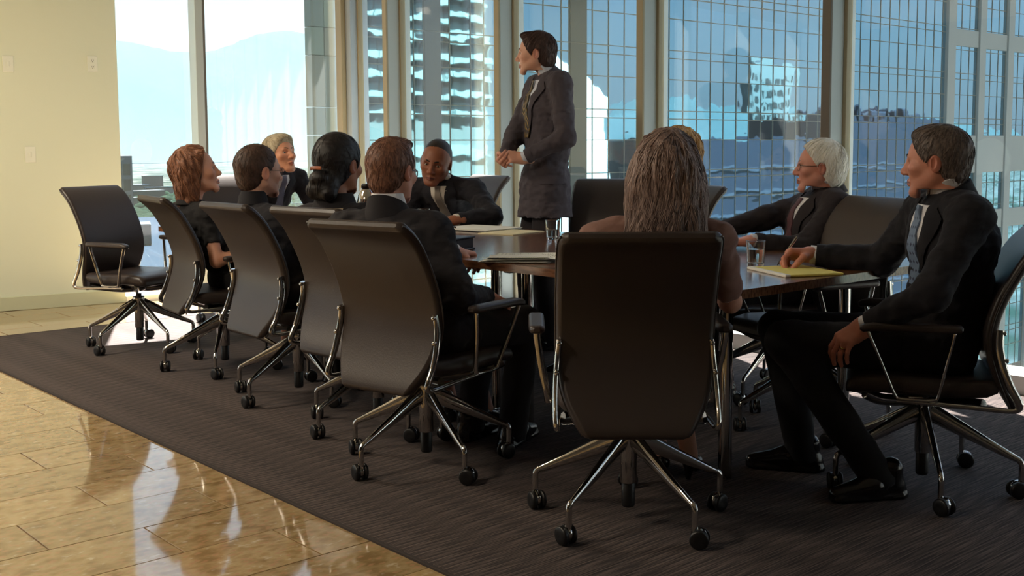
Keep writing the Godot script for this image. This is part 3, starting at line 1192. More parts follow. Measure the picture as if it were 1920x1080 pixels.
func build_furniture() -> void:
	chair0 = make_chair()
	# star: bearing of one leg; angles of the fit are measured from +X towards +Z
	place_chair(2.73, -6.52, 158, 90 + 12, "empty black leather swivel chair beside the cream wall and the sunlit floor", 0.02)
	place_chair(2.815, -5.588, 98, 90 + 54, "brown-backed swivel chair under the woman with the brown bob", 0.0)
	place_chair(2.745, -4.692, 90, 90 + 21, "brown-backed swivel chair under the man in the dark shirt and wire glasses", 0.0)
	place_chair(2.70, -3.955, 83, 90 + 30, "brown-backed swivel chair under the woman with the black bun", 0.01)
	place_chair(2.505, -3.35, 77, 90 + 30, "large brown-backed swivel chair under the short-haired man seen from behind", -0.005)
	place_chair(2.595, -2.395, 42, 90 + 27, "nearest swivel chair, its dark back square to the view, under the gray-haired woman", 0.005)
	place_chair(3.613, -1.941, -32, 90 + 69, "swivel chair seen from the side under the man writing on the yellow pad", -0.02)
	place_chair(4.449, -3.154, -50, 90 + 27, "swivel chair under the white-haired man with glasses, mostly hidden by the table end", 0.0)
	place_chair(4.03, -2.68, -72, 90 + 63, "empty swivel chair tucked in behind the table between the two men at right", 0.02)
	place_chair(4.48, -4.03, -75, 90 + 10, "swivel chair showing one dark corner right of the gray-haired woman's hair", 0.03)
	place_chair(4.62, -4.46, -125, 90 + 40, "empty lit swivel chair left of the gray-haired woman's head", 0.05)
	place_chair(4.65, -5.97, -84, 90 + 20, "swivel chair behind the man with folded hands, by the window", 0.05)
	place_chair(3.68, -6.98, 178, 90 + 5, "swivel chair at the far table end under the fair-haired man", 0.06)
	# conference table: three tables pushed together
	for k in 3:
		var z1 := -2.205 - 1.42 * k
		var z0 := z1 - 1.416
		var o := thing("conference_table", ["near table of the row, with the yellow pad on its walnut top", "middle table of the row, with the black binder on its walnut top", "far table of the row, before the fair-haired man"][k], "table", Vector3(3.56, 0, (z0 + z1) * 0.5), "walnut conference tables in a row")
		var hl := 0.708
		var b := MB.new()
		var e0 := 0.663 + 0.027 * k
		var e1 := 0.636 + 0.027 * k
		b.prism(PackedVector2Array([V2(-e1, hl), V2(e1, hl), V2(e0, -hl), V2(-e0, -hl)]), 0.0, 0.030, Transform3D(Basis(Vector3.RIGHT, Vector3.BACK, Vector3.UP), V(0, 0.705, 0)))
		put(o, "tabletop", b, M["wood"])
		for sx in [-1.0, 1.0]:
			for sz in [-1.0, 1.0]:
				var lz: float = 0.26 if (k == 0 and sz > 0) else 0.10
				b = MB.new()
				var p := V(sx * 0.38, 0, sz * (hl - lz))
				b.lathe([Vector2(0, 0.007), Vector2(0.026, 0.007), Vector2(0.026, 0.03), Vector2(0.0245, 0.034), Vector2(0.0245, 0.66), Vector2(0.027, 0.665), Vector2(0.027, 0.704), Vector2(0, 0.704)], 20, Transform3D(Basis(), p))
				put(o, "leg", b, M["chrome"])
		for sz in [-1.0, 1.0]:
			var lz: float = 0.26 if (k == 0 and sz > 0) else 0.10
			b = MB.new()
			b.bb(V(-0.50, 0.672, sz * (hl - lz) - 0.02), V(0.50, 0.7045, sz * (hl - lz) + 0.02), 0.004)
			put(o, "beam", b, M["chrome"])
		for sx in [-1.0, 1.0]:
			b = MB.new()
			b.bb(V(sx * 0.38 - 0.015, 0.678, -hl + 0.13), V(sx * 0.38 + 0.015, 0.7045, hl - 0.29), 0.004)
			put(o, "rail", b, M["dark_chrome"])

func V2(x: float, y: float) -> Vector2:
	return Vector2(x, y)

# ---------------------------------------------------------------- bodies as distance fields, meshed as surface nets
class Sdf:
	# primitives: rounded cones (kind 0) and ellipsoids (kind 1)
	var kind := PackedInt32Array()
	var a := PackedVector3Array()
	var ba := PackedVector3Array()
	var inv := PackedFloat32Array()
	var r0 := PackedFloat32Array()
	var dr := PackedFloat32Array()
	var u := PackedVector3Array()
	var fl := PackedFloat32Array()
	var sm := PackedFloat32Array()
	var op := PackedInt32Array()      # 0 add, 1 take away
	var cap := PackedInt32Array()     # 1: flat end at b, 2: flat end at a, 3: both
	var len := PackedFloat32Array()
	var dir := PackedVector3Array()
	var m1: Array[Basis] = []
	var m2: Array[Basis] = []
	var bc := PackedVector3Array()
	var br := PackedFloat32Array()
	var planes: Array[Plane] = []      # kept side: below the plane
	var psm := 0.006
	var nz: FastNoiseLite
	var amp := 0.0
	var nsc := Vector3.ONE
	var count := 0
	var all := PackedInt32Array()

	func _push(k: int, a_: Vector3, ba_: Vector3, r: float, d: float, uu: Vector3, f: float, s: float, o: int, cp: int) -> void:
		kind.push_back(k); a.push_back(a_); ba.push_back(ba_)
		var l2 := ba_.length_squared()
		inv.push_back(1.0 / l2 if l2 > 1e-9 else 0.0)
		r0.push_back(r); dr.push_back(d); u.push_back(uu); fl.push_back(f); sm.push_back(s); op.push_back(o); cap.push_back(cp)
		len.push_back(sqrt(l2)); dir.push_back(ba_.normalized())
		all.push_back(count)
		count += 1

	# rounded cone a-b; wide > 1 widens it along the unit vector w
	func cone(p: Vector3, q: Vector3, ra: float, rb: float, s := 0.03, w := Vector3.ZERO, wide := 1.0, o := 0, cp := 0) -> void:
		var f := 1.0 / wide - 1.0
		var d := q - p
		if f != 0.0:
			d += w * (d.dot(w) * f)
		_push(0, p, d, ra, rb - ra, w, f, s, o, cp)
		m1.push_back(Basis()); m2.push_back(Basis())
		bc.push_back((p + q) * 0.5)
		br.push_back(p.distance_to(q) * 0.5 + maxf(ra, rb) * maxf(1.0, wide))

	func egg(c: Vector3, r: Vector3, s := 0.02, bs := Basis(), o := 0) -> void:
		_push(1, c, Vector3.ZERO, 0, 0, Vector3.ZERO, 0, s, o, 0)
		var t := bs.transposed()
		m1.push_back(Basis.from_scale(Vector3(1 / r.x, 1 / r.y, 1 / r.z)) * t)
		m2.push_back(Basis.from_scale(Vector3(1 / (r.x * r.x), 1 / (r.y * r.y), 1 / (r.z * r.z))) * t)
		bc.push_back(c)
		br.push_back(maxf(r.x, maxf(r.y, r.z)))

	func near(c: Vector3, reach: float) -> PackedInt32Array:
		var out := PackedInt32Array()
		for i in count:
			if bc[i].distance_to(c) - br[i] < reach + sm[i]:
				out.push_back(i)
		return out

	func ev(p: Vector3, list: PackedInt32Array) -> float:
		var d := 1e3
		for i in list:
			var q := p - a[i]
			var e: float
			if kind[i] == 0:
				if fl[i] != 0.0:
					q += u[i] * (q.dot(u[i]) * fl[i])
				var h := clampf(q.dot(ba[i]) * inv[i], 0.0, 1.0)
				e = (q - ba[i] * h).length() - r0[i] - dr[i] * h
				if cap[i] != 0:
					var t := q.dot(dir[i])
					if cap[i] & 1:
						e = maxf(e, t - len[i])
					if cap[i] & 2:
						e = maxf(e, -t)
			else:
				var k0 := (m1[i] * q).length()
				var k1 := (m2[i] * q).length()
				e = k0 * (k0 - 1.0) / maxf(k1, 1e-6)
			var k := sm[i]
			if op[i] == 0:
				if e < d - k:
					d = e
				elif e < d + k:
					var w := 0.5 + 0.5 * (d - e) / k
					d = lerpf(d, e, w) - k * w * (1.0 - w)
			else:
				e = -e
				if e > d + k:
					d = e
				elif e > d - k:
					var w := 0.5 - 0.5 * (d - e) / k
					d = lerpf(d, e, w) + k * w * (1.0 - w)
		if amp != 0.0:
			d += amp * nz.get_noise_3dv(p * nsc)
		for pl in planes:
			var e := pl.distance_to(p)
			if e > d + psm:
				d = e
			elif e > d - psm:
				var w := 0.5 - 0.5 * (d - e) / psm
				d = lerpf(d, e, w) + psm * w * (1.0 - w)
		return d

	func at(p: Vector3) -> float:
		return ev(p, all)

	# first hit along a ray, or INF
	func ray(o: Vector3, d: Vector3, most: float) -> float:
		var t := 0.0
		for k in 40:
			var e := at(o + d * t)
			if e < 0.0006:
				return t
			t += maxf(e * 0.9, 0.0006)
			if t > most:
				return INF
		return t

class Net:
	var s: Sdf
	var h: float
	var val := {}
	var blk := {}
	const BS := 5

	func list_at(x: int, y: int, z: int) -> PackedInt32Array:
		var key := (floori(float(x) / BS) + 2048) | (floori(float(y) / BS) + 2048) << 12 | (floori(float(z) / BS) + 2048) << 24
		if blk.has(key):
			return blk[key]
		var c := Vector3(floori(float(x) / BS) + 0.5, floori(float(y) / BS) + 0.5, floori(float(z) / BS) + 0.5) * (BS * h)
		var l := s.near(c, BS * h * 0.87 + 2.5 * h)
		blk[key] = l
		return l

	func f(x: int, y: int, z: int) -> float:
		var key := (x + 2048) | (y + 2048) << 12 | (z + 2048) << 24
		if val.has(key):
			return val[key]
		var d := s.ev(Vector3(x, y, z) * h, list_at(x, y, z))
		val[key] = d
		return d

	func run(sdf: Sdf, cell: float) -> Array:
		s = sdf
		h = cell
		var verts := PackedVector3Array()
		var norms := PackedVector3Array()
		var idx := PackedInt32Array()
		var cells := {}
		var stack: Array[Vector3i] = []
		for i in s.count:
			if s.op[i] == 1:
				continue
			for p0 in ([s.a[i], s.bc[i]] if s.kind[i] == 0 else [s.bc[i]]):
				var c := Vector3i((p0 / h).floor())
				if f(c.x, c.y, c.z) >= 0.0:
					continue
				for dv in [Vector3i(1, 0, 0), Vector3i(0, 1, 0), Vector3i(0, 0, -1)]:
					var q := c
					for k in 400:
						var nx: Vector3i = q + dv
						if f(nx.x, nx.y, nx.z) >= 0.0:
							stack.push_back(Vector3i(mini(q.x, nx.x), mini(q.y, nx.y), mini(q.z, nx.z)))
							break
						q = nx
		var done := {}
		var list: Array[Vector3i] = []
		while not stack.is_empty():
			var c: Vector3i = stack.pop_back()
			var key := (c.x + 2048) | (c.y + 2048) << 12 | (c.z + 2048) << 24
			if done.has(key):
				continue
			done[key] = true
			var v0 := f(c.x, c.y, c.z)
			var v1 := f(c.x + 1, c.y, c.z)
			var v2 := f(c.x, c.y + 1, c.z)
			var v3 := f(c.x + 1, c.y + 1, c.z)
			var v4 := f(c.x, c.y, c.z + 1)
			var v5 := f(c.x + 1, c.y, c.z + 1)
			var v6 := f(c.x, c.y + 1, c.z + 1)
			var v7 := f(c.x + 1, c.y + 1, c.z + 1)
			var m := int(v0 < 0) | int(v1 < 0) << 1 | int(v2 < 0) << 2 | int(v3 < 0) << 3 | int(v4 < 0) << 4 | int(v5 < 0) << 5 | int(v6 < 0) << 6 | int(v7 < 0) << 7
			if m == 0 or m == 255:
				continue
			var p := Vector3.ZERO
			var n := 0
			if (v0 < 0) != (v1 < 0): p += Vector3(v0 / (v0 - v1), 0, 0); n += 1
			if (v2 < 0) != (v3 < 0): p += Vector3(v2 / (v2 - v3), 1, 0); n += 1
			if (v4 < 0) != (v5 < 0): p += Vector3(v4 / (v4 - v5), 0, 1); n += 1
			if (v6 < 0) != (v7 < 0): p += Vector3(v6 / (v6 - v7), 1, 1); n += 1
			if (v0 < 0) != (v2 < 0): p += Vector3(0, v0 / (v0 - v2), 0); n += 1
			if (v1 < 0) != (v3 < 0): p += Vector3(1, v1 / (v1 - v3), 0); n += 1
			if (v4 < 0) != (v6 < 0): p += Vector3(0, v4 / (v4 - v6), 1); n += 1
			if (v5 < 0) != (v7 < 0): p += Vector3(1, v5 / (v5 - v7), 1); n += 1
			if (v0 < 0) != (v4 < 0): p += Vector3(0, 0, v0 / (v0 - v4)); n += 1
			if (v1 < 0) != (v5 < 0): p += Vector3(1, 0, v1 / (v1 - v5)); n += 1
			if (v2 < 0) != (v6 < 0): p += Vector3(0, 1, v2 / (v2 - v6)); n += 1
			if (v3 < 0) != (v7 < 0): p += Vector3(1, 1, v3 / (v3 - v7)); n += 1
			p /= maxi(n, 1)
			var g := Vector3(v1 + v3 + v5 + v7 - v0 - v2 - v4 - v6, v2 + v3 + v6 + v7 - v0 - v1 - v4 - v5, v4 + v5 + v6 + v7 - v0 - v1 - v2 - v3)
			cells[key] = verts.size()
			verts.push_back((Vector3(c) + p) * h)
			norms.push_back(g.normalized())
			list.push_back(c)
			if (m & 0x55) != 0 and (m & 0x55) != 0x55: stack.push_back(c + Vector3i(-1, 0, 0))
			if (m & 0xAA) != 0 and (m & 0xAA) != 0xAA: stack.push_back(c + Vector3i(1, 0, 0))
			if (m & 0x33) != 0 and (m & 0x33) != 0x33: stack.push_back(c + Vector3i(0, -1, 0))
			if (m & 0xCC) != 0 and (m & 0xCC) != 0xCC: stack.push_back(c + Vector3i(0, 1, 0))
			if (m & 0x0F) != 0 and (m & 0x0F) != 0x0F: stack.push_back(c + Vector3i(0, 0, -1))
			if (m & 0xF0) != 0 and (m & 0xF0) != 0xF0: stack.push_back(c + Vector3i(0, 0, 1))
		for c in list:
			var k0 := (c.x + 2048) | (c.y + 2048) << 12 | (c.z + 2048) << 24
			var s0 := f(c.x, c.y, c.z) < 0
			for ax in 3:
				var e := [Vector3i(1, 0, 0), Vector3i(0, 1, 0), Vector3i(0, 0, 1)][ax] as Vector3i
				var s1 := f(c.x + e.x, c.y + e.y, c.z + e.z) < 0
				if s0 == s1:
					continue
				var da: int = [1 << 12, 1 << 24, 1][ax]
				var db: int = [1 << 24, 1, 1 << 12][ax]
				var i1 = cells.get(k0 - da)
				var i2 = cells.get(k0 - da - db)
				var i3 = cells.get(k0 - db)
				if i1 == null or i2 == null or i3 == null:
					continue
				var i0: int = cells[k0]
				if s0:
					idx.append_array([i0, i2, i1, i0, i3, i2])
				else:
					idx.append_array([i0, i1, i2, i0, i2, i3])
		return [verts, norms, idx]

func net(s: Sdf, cell: float) -> Array:
	return Net.new().run(s, cell)

# arrays of a net into a mesh builder, moved by t; colour by paint(p_local) or plain
func take(b: MB, arr: Array, t := Transform3D(), paint = null, plain := Color(1, 1, 1)) -> void:
	var s := b.v.size()
	var nb := t.basis.inverse().transposed()
	var flip := t.basis.determinant() < 0
	var av: PackedVector3Array = arr[0]
	var an: PackedVector3Array = arr[1]
	var ai: PackedInt32Array = arr[2]
	var has: bool = paint != null
	for k in av.size():
		b.v.push_back(t * av[k])
		b.n.push_back((nb * an[k]).normalized())
		b.c.push_back(paint.call(av[k]) if has else plain)
		b.uv.push_back(Vector2.ZERO)
	for k in range(0, ai.size(), 3):
		b.ix.push_back(s + ai[k])
		b.ix.push_back(s + ai[k + (2 if flip else 1)])
		b.ix.push_back(s + ai[k + (1 if flip else 2)])

# ---------------------------------------------------------------- heads, hands, shoes: made once, then posed and coloured per person
var head_m: Array
var head_f: Array
var hands := {}
var shoe_m: Array
var shoe_f: Array
var fold := FastNoiseLite.new()

func X(p: Vector3, s: float) -> Vector3:
	return Vector3(p.x * s, p.y, p.z)

func head_sdf(fem: bool) -> Sdf:
	var s := Sdf.new()
	var j := 0.90 if fem else 1.0
	s.egg(V(0, 0.032, 0.012), V(0.076, 0.092, 0.099), 0.02)
	s.egg(V(0, 0.012, -0.020), V(0.069, 0.085, 0.073), 0.03)
	s.egg(V(0, -0.045, -0.026), V(0.058 * j, 0.070, 0.064), 0.03)
	s.egg(V(0, -0.103, -0.073), V(0.022 * j, 0.016, 0.018), 0.018)
	s.cone(V(-0.036, 0.020, -0.0815), V(0.036, 0.020, -0.0815), 0.010 if not fem else 0.008, 0.010 if not fem else 0.008, 0.014)
	s.cone(V(0, -0.05, 0.030), V(0, -0.215, 0.044), 0.050 * j, 0.060 * j, 0.03)
	for q in [-1.0, 1.0]:
		s.cone(V(0.050 * q * j, -0.045, 0.0), V(0.022 * q * j, -0.098, -0.064), 0.022, 0.015, 0.025)
		s.egg(V(0.043 * q, -0.020, -0.060), V(0.025, 0.020, 0.024), 0.02)
	for q in [-1.0, 1.0]:
		s.egg(V(0.032 * q, 0.000, -0.099), V(0.021, 0.0135, 0.019), 0.010, Basis(), 1)
	for q in [-1.0, 1.0]:
		s.egg(V(0.032 * q, -0.001, -0.0735), V(0.0145, 0.0130, 0.0135), 0.004)
		s.egg(V(0.033 * q, -0.001, -0.0885), V(0.0140, 0.0042, 0.013), 0.002, Basis(), 1)
	s.cone(V(0, 0.018, -0.0865), V(0, -0.029, -0.1075), 0.0085, 0.0115, 0.014)
	s.egg(V(0, -0.0335, -0.1090), V(0.0135, 0.0110, 0.0120), 0.009)
	for q in [-1.0, 1.0]:
		s.egg(V(0.0130 * q, -0.0365, -0.098), V(0.0090, 0.0080, 0.011), 0.006)
		s.cone(V(0.021 * q, -0.0660, -0.0845), V(0, -0.0630, -0.0935), 0.0040, 0.0056, 0.005)
		s.cone(V(0.018 * q, -0.0735, -0.0840), V(0, -0.0750, -0.0920), 0.0042, 0.0066, 0.005)
	for q in [-1.0, 1.0]:
		var eb := Basis(Vector3.UP, -0.35 * q)
		s.egg(V(0.0800 * q, -0.002, 0.012), V(0.0080, 0.032, 0.0195), 0.006, eb)
		s.egg(V(0.0885 * q, 0.000, 0.006), V(0.0060, 0.020, 0.010), 0.004, eb, 1)
	return s

# rays of the canonical right hand: palm down (-Y), fingers to -Z, thumb on -X
func hand_make(pose: String) -> Dictionary:
	var s := Sdf.new()
	var kx := [-0.0275, -0.0090, 0.0098, 0.0268]
	var kz := [-0.088, -0.092, -0.086, -0.076]
	var ln := [[0.043, 0.025, 0.020], [0.047, 0.028, 0.021], [0.043, 0.026, 0.021], [0.033, 0.020, 0.018]]
	var cur: Array = {
		"flat": [[10, 16, 10], [8, 14, 10], [10, 16, 12], [14, 20, 12]],
		"drape": [[38, 26, 14], [40, 24, 14], [40, 26, 14], [34, 26, 14]],
		"curl": [[34, 44, 24], [40, 48, 26], [44, 50, 28], [48, 50, 28]],
		"clasp": [[56, 62, 30], [58, 64, 30], [60, 64, 30], [62, 62, 30]],
		"pen": [[44, 46, 18], [56, 56, 24], [66, 74, 36], [70, 78, 36]],
	}[pose]
	for k in 4:
		s.cone(V(kx[k] * 0.62, 0.001, -0.006), V(kx[k], 0.002, kz[k]), 0.0155, 0.0115, 0.014)
	s.cone(V(0.018, -0.006, -0.015), V(0.022, -0.007, -0.055), 0.013, 0.010, 0.014)
	s.cone(V(0, 0, 0.035), V(0, 0, -0.015), 0.0215, 0.0225, 0.02, Vector3.RIGHT, 1.25)
	var ring := []
	for k in 4:
		var p := V(kx[k], 0.002, kz[k])
		var spread: float = [-0.10, -0.02, 0.05, 0.13][k] * (1.6 if pose in ["flat", "drape"] else 0.5)
		var ang := 0.0
		var r := 0.0093 if k < 3 else 0.0080
		for j in 3:
			ang += deg_to_rad(cur[k][j])
			var d := Vector3(sin(spread) * cos(ang), -sin(ang), -cos(spread) * cos(ang)).normalized()
			var e: Vector3 = p + d * ln[k][j]
			s.cone(p, e, r, r * 0.90, 0.0035 if j > 0 else 0.006)
			if k == 2 and j == 0:
				ring = [p.lerp(e, 0.5), d, r]
			r *= 0.91
			p = e
	var th: Array = {
		"flat": [V(-0.020, -0.006, -0.026), V(-0.046, -0.012, -0.050), V(-0.060, -0.016, -0.078), V(-0.066, -0.018, -0.102)],
		"drape": [V(-0.020, -0.008, -0.026), V(-0.044, -0.020, -0.052), V(-0.050, -0.034, -0.080), V(-0.050, -0.044, -0.102)],
		"curl": [V(-0.020, -0.008, -0.026), V(-0.042, -0.024, -0.050), V(-0.042, -0.042, -0.074), V(-0.034, -0.054, -0.094)],
		"clasp": [V(-0.020, -0.008, -0.026), V(-0.044, -0.020, -0.052), V(-0.048, -0.030, -0.082), V(-0.040, -0.036, -0.104)],
		"pen": [V(-0.020, -0.010, -0.026), V(-0.042, -0.026, -0.052), V(-0.044, -0.048, -0.076), V(-0.032, -0.066, -0.094)],
	}[pose]
	s.cone(th[0], th[1], 0.0165, 0.0125, 0.012)
	s.cone(th[1], th[2], 0.0120, 0.0108, 0.004)
	s.cone(th[2], th[3], 0.0108, 0.0090, 0.003)
	return {"net": net(s, 0.0032), "ring": ring}

func shoe_make(fem: bool) -> Array:
	var s := Sdf.new()
	if fem:
		s.cone(V(0, 0.066, 0.020), V(0, 0.030, -0.095), 0.024, 0.026, 0.02)
		s.cone(V(0, 0.028, -0.095), V(0, 0.018, -0.165), 0.028, 0.015, 0.02, Vector3.RIGHT, 1.1)
		s.cone(V(0, 0.062, 0.030), V(0, 0.004, 0.042), 0.022, 0.009, 0.012)
	else:
		s.cone(V(0, 0.034, 0.035), V(0, 0.046, -0.055), 0.036, 0.038, 0.02)
		s.cone(V(0, 0.044, -0.055), V(0, 0.026, -0.185), 0.040, 0.024, 0.03, Vector3.RIGHT, 1.12)
		s.cone(V(0, 0.035, 0.022), V(0, 0.098, 0.018), 0.036, 0.040, 0.02)
		s.cone(V(0, 0.006, 0.040), V(0, 0.006, -0.175), 0.040, 0.034, 0.004, Vector3.RIGHT, 1.1)
	s.planes = [Plane(Vector3(0, -1, 0), -0.001)]
	s.psm = 0.002
	return net(s, 0.007)

func make_templates() -> void:
	fold.seed = 12
	fold.frequency = 1.0
	fold.noise_type = FastNoiseLite.TYPE_SIMPLEX_SMOOTH
	fold.fractal_octaves = 2
	head_m = net(head_sdf(false), 0.0034)
	head_f = net(head_sdf(true), 0.0034)
	for p in ["flat", "drape", "curl", "clasp", "pen"]:
		hands[p] = hand_make(p)
	shoe_m = shoe_make(false)
	shoe_f = shoe_make(true)

# ---------------------------------------------------------------- hair
# returns [Sdf, strand count, strand length, strand radius]
func hair_sdf(style: String) -> Array:
	var s := Sdf.new()
	s.nz = fold
	s.nsc = V(130, 60, 130)
	s.amp = 0.0016
	s.psm = 0.008
	var t := 0.009
	var face := Plane(V(0, -0.546, -0.838), 0.0265)
	var nape := Plane(V(0, -0.74, -0.673), 0.0198)
	var ears := true
	var st := [260, 0.03, 0.0011]
	match style:
		"buzz":
			t = 0.0035
			s.amp = 0.0008
			face = Plane(V(0, -0.62, -0.785), 0.0300)
			st = [0, 0.0, 0.0]
		"crop":
			t = 0.0085
			face = Plane(V(0, -0.546, -0.838), 0.0205)
			st = [700, 0.022, 0.0011]
		"quiff":
			t = 0.0095
			s.egg(V(0, 0.106, -0.045), V(0.056, 0.026, 0.050), 0.02)
			st = [1100, 0.026, 0.0011]
		"gray_crop":
			t = 0.0105
			s.egg(V(0, 0.100, -0.035), V(0.060, 0.026, 0.050), 0.02)
			st = [1100, 0.028, 0.0011]
		"side":
			t = 0.013
			s.egg(V(0.005, 0.098, -0.060), V(0.062, 0.030, 0.040), 0.02)
			s.egg(V(0, -0.030, 0.065), V(0.066, 0.055, 0.045), 0.03)
			for q in [-1.0, 1.0]:
				s.cone(V(0.074 * q, 0.05, -0.024), V(0.077 * q, -0.012, -0.022), 0.010, 0.005, 0.012)
			face = Plane(V(0, -0.50, -0.866), 0.0300)
			st = [900, 0.05, 0.0016]
		"swept":
			t = 0.017
			s.egg(V(0.0, 0.090, -0.055), V(0.066, 0.036, 0.045), 0.02)
			s.egg(V(0, -0.035, 0.060), V(0.075, 0.065, 0.050), 0.03)
			face = Plane(V(0.12, -0.52, -0.84), 0.038)
			nape = Plane(V(0, -0.90, -0.43), 0.055)
			st = [900, 0.06, 0.0016]
		"white":
			t = 0.018
			s.egg(V(0, 0.010, 0.060), V(0.090, 0.095, 0.072), 0.03)
			s.egg(V(0, -0.045, 0.060), V(0.070, 0.050, 0.050), 0.03)
			face = Plane(V(0, -0.60, -0.80), 0.0060)
			nape = Plane(V(0, -0.86, -0.51), 0.050)
			st = [1000, 0.05, 0.0015]
		"bun":
			t = 0.015
			s.nsc = V(30, 60, 30)
			s.egg(V(0, -0.080, 0.100), V(0.064, 0.060, 0.052), 0.012)
			s.egg(V(0.032, -0.106, 0.112), V(0.034, 0.032, 0.036), 0.008)
			s.egg(V(-0.034, -0.096, 0.118), V(0.034, 0.036, 0.036), 0.008)
			s.egg(V(0.0, -0.046, 0.128), V(0.044, 0.030, 0.036), 0.008)
			nape = Plane(V(0, -0.93, -0.37), 0.100)
			st = [300, 0.05, 0.0014]
		"bob":
			t = 0.017
			s.amp = 0.009
			s.nsc = V(26, 16, 26)
			s.egg(V(0, -0.060, 0.070), V(0.078, 0.125, 0.055), 0.03)
			s.egg(V(0, -0.165, 0.085), V(0.080, 0.065, 0.046), 0.03)
			for q in [-1.0, 1.0]:
				s.egg(V(0.066 * q, -0.055, 0.038), V(0.028, 0.115, 0.050), 0.03)
				s.egg(V(0.060 * q, 0.070, -0.045), V(0.026, 0.034, 0.034), 0.02)
			face = Plane(V(0, -0.36, -0.93), 0.0230)
			nape = Plane(V(0, -0.94, -0.34), 0.185)
			ears = false
			st = [900, 0.13, 0.0022]
		"long":
			t = 0.016
			s.amp = 0.008
			s.nsc = V(26, 9, 26)
			s.egg(V(0, -0.030, 0.050), V(0.104, 0.110, 0.075), 0.03)
			s.egg(V(0, -0.120, 0.062), V(0.106, 0.085, 0.062), 0.03)
			for q in [-1.0, 1.0]:
				s.egg(V(0.074 * q, -0.080, 0.015), V(0.040, 0.125, 0.055), 0.03)
				s.egg(V(0.080 * q, -0.165, 0.060), V(0.036, 0.034, 0.040), 0.02)
			face = Plane(V(0, -0.3, -0.95), 0.028)
			nape = Plane(V(0, -1, 0), 0.205)
			ears = false
			st = [2600, 0.16, 0.0019]
	s.egg(V(0, 0.034, 0.013), V(0.076 + t, 0.091 + t * 1.05, 0.098 + t), 0.02)
	if ears:
		s.egg(V(0, -0.035, 0.055), V(0.056 + t * 0.5, 0.055, 0.045 + t * 0.5), 0.03)
		for q in [-1.0, 1.0]:
			s.egg(V(0.088 * q, -0.008, 0.008), V(0.022, 0.034, 0.026), 0.008, Basis(), 1)
	s.planes = [face, nape]
	return [s, st]

# thin tapered locks that follow the hair's surface away from the crown
func locks(b: MB, s: Sdf, nt: Array, st: Array, paint: Callable, rng: RandomNumberGenerator, long: bool) -> void:
	var av: PackedVector3Array = nt[0]
	var an: PackedVector3Array = nt[1]
	if av.is_empty():
		return
	var crown := V(0.01, 0.125, 0.045)
	for k in int(st[0]):
		var i := rng.randi_range(0, av.size() - 1)
		var p := av[i]
		var n := an[i]
		var side := s.planes[0].distance_to(p) > -0.004 or s.planes[1].distance_to(p) > -0.004
		if side and not long:
			continue
		var steps := 6 if long else 3
		var pts := []
		var h: float = st[1] * rng.randf_range(0.6, 1.2) / steps
		var wob := rng.randf_range(-0.35, 0.35)
		var ok := true
		for j in steps + 1:
			pts.push_back(p + n * (0.0006 + 0.0008 * float(j) / steps))
			var d := (p - crown)
			if long:
				d = d.normalized() * 0.5 + V(0.35 * sin(p.y * 42.0 + wob * 9.0), -1.0, 0.30 * cos(p.y * 50.0 + wob * 12.0)) * smoothstep(0.10, -0.05, p.y)
			d += n.cross(V(0, 1, 0)) * (wob * d.length())
			d = (d - n * d.dot(n)).normalized()
			var q := p + d * h
			var e := s.at(q)
			if e > 0.03 or e < -0.03:
				ok = false
				break
			var g := V(s.at(q + V(0.002, 0, 0)) - e, s.at(q + V(0, 0.002, 0)) - e, s.at(q + V(0, 0, 0.002)) - e)
			n = g.normalized()
			p = q - n * e
		if pts.size() < 3:
			continue
		b.col = paint.call(pts[0]) * rng.randf_range(0.75, 1.3)
		var rad := []
		for j in pts.size():
			rad.push_back(st[2] * (1.0 - 0.75 * absf(2.0 * j / (pts.size() - 1) - 0.8)))
		b.tube(pts, rad, 3)
	b.col = Color(1, 1, 1)

# ---------------------------------------------------------------- people
func lin(c: Color) -> Color:
	return c.srgb_to_linear()

func vc_mat(n: String, rough: float, sub := 0.0, rim := 0.0) -> StandardMaterial3D:
	var m := mat(n, Color(1, 1, 1), rough)
	m.vertex_color_use_as_albedo = true
	if sub > 0.0:
		m.subsurf_scatter_enabled = true
		m.subsurf_scatter_strength = sub
	if rim > 0.0:
		m.rim_enabled = true
		m.rim = rim
		m.rim_tint = 0.5
	return m

func cloth(n: String, c: Color) -> StandardMaterial3D:
	var m := mat(n, c, 0.9)
	if not m.normal_enabled:
		m.normal_enabled = true
		if not M.has("weave_tex"):
			M["weave_tex"] = noise_tex(61, 0.22, [], [], 256, FastNoiseLite.TYPE_SIMPLEX, 2, true, 3.0)
		m.normal_texture = M["weave_tex"]
		m.normal_scale = 0.25
		m.uv1_triplanar = true
		m.uv1_scale = V(8, 8, 8)
		m.rim_enabled = true
		m.rim = 0.25
		m.rim_tint = 0.6
	return m

func dirb(deg: float) -> Vector3:
	return V(sin(deg_to_rad(deg)), 0, -cos(deg_to_rad(deg)))

func elbow(s: Vector3, w: Vector3, l1: float, l2: float, pole: Vector3) -> Vector3:
	var d := w - s
	var L := minf(d.length(), (l1 + l2) * 0.999)
	var dn := d.normalized()
	var x := (l1 * l1 - l2 * l2 + L * L) / (2.0 * L)
	var hgt := sqrt(maxf(l1 * l1 - x * x, 0.0))
	var p := (pole - dn * pole.dot(dn)).normalized()
	return s + dn * x + p * hgt

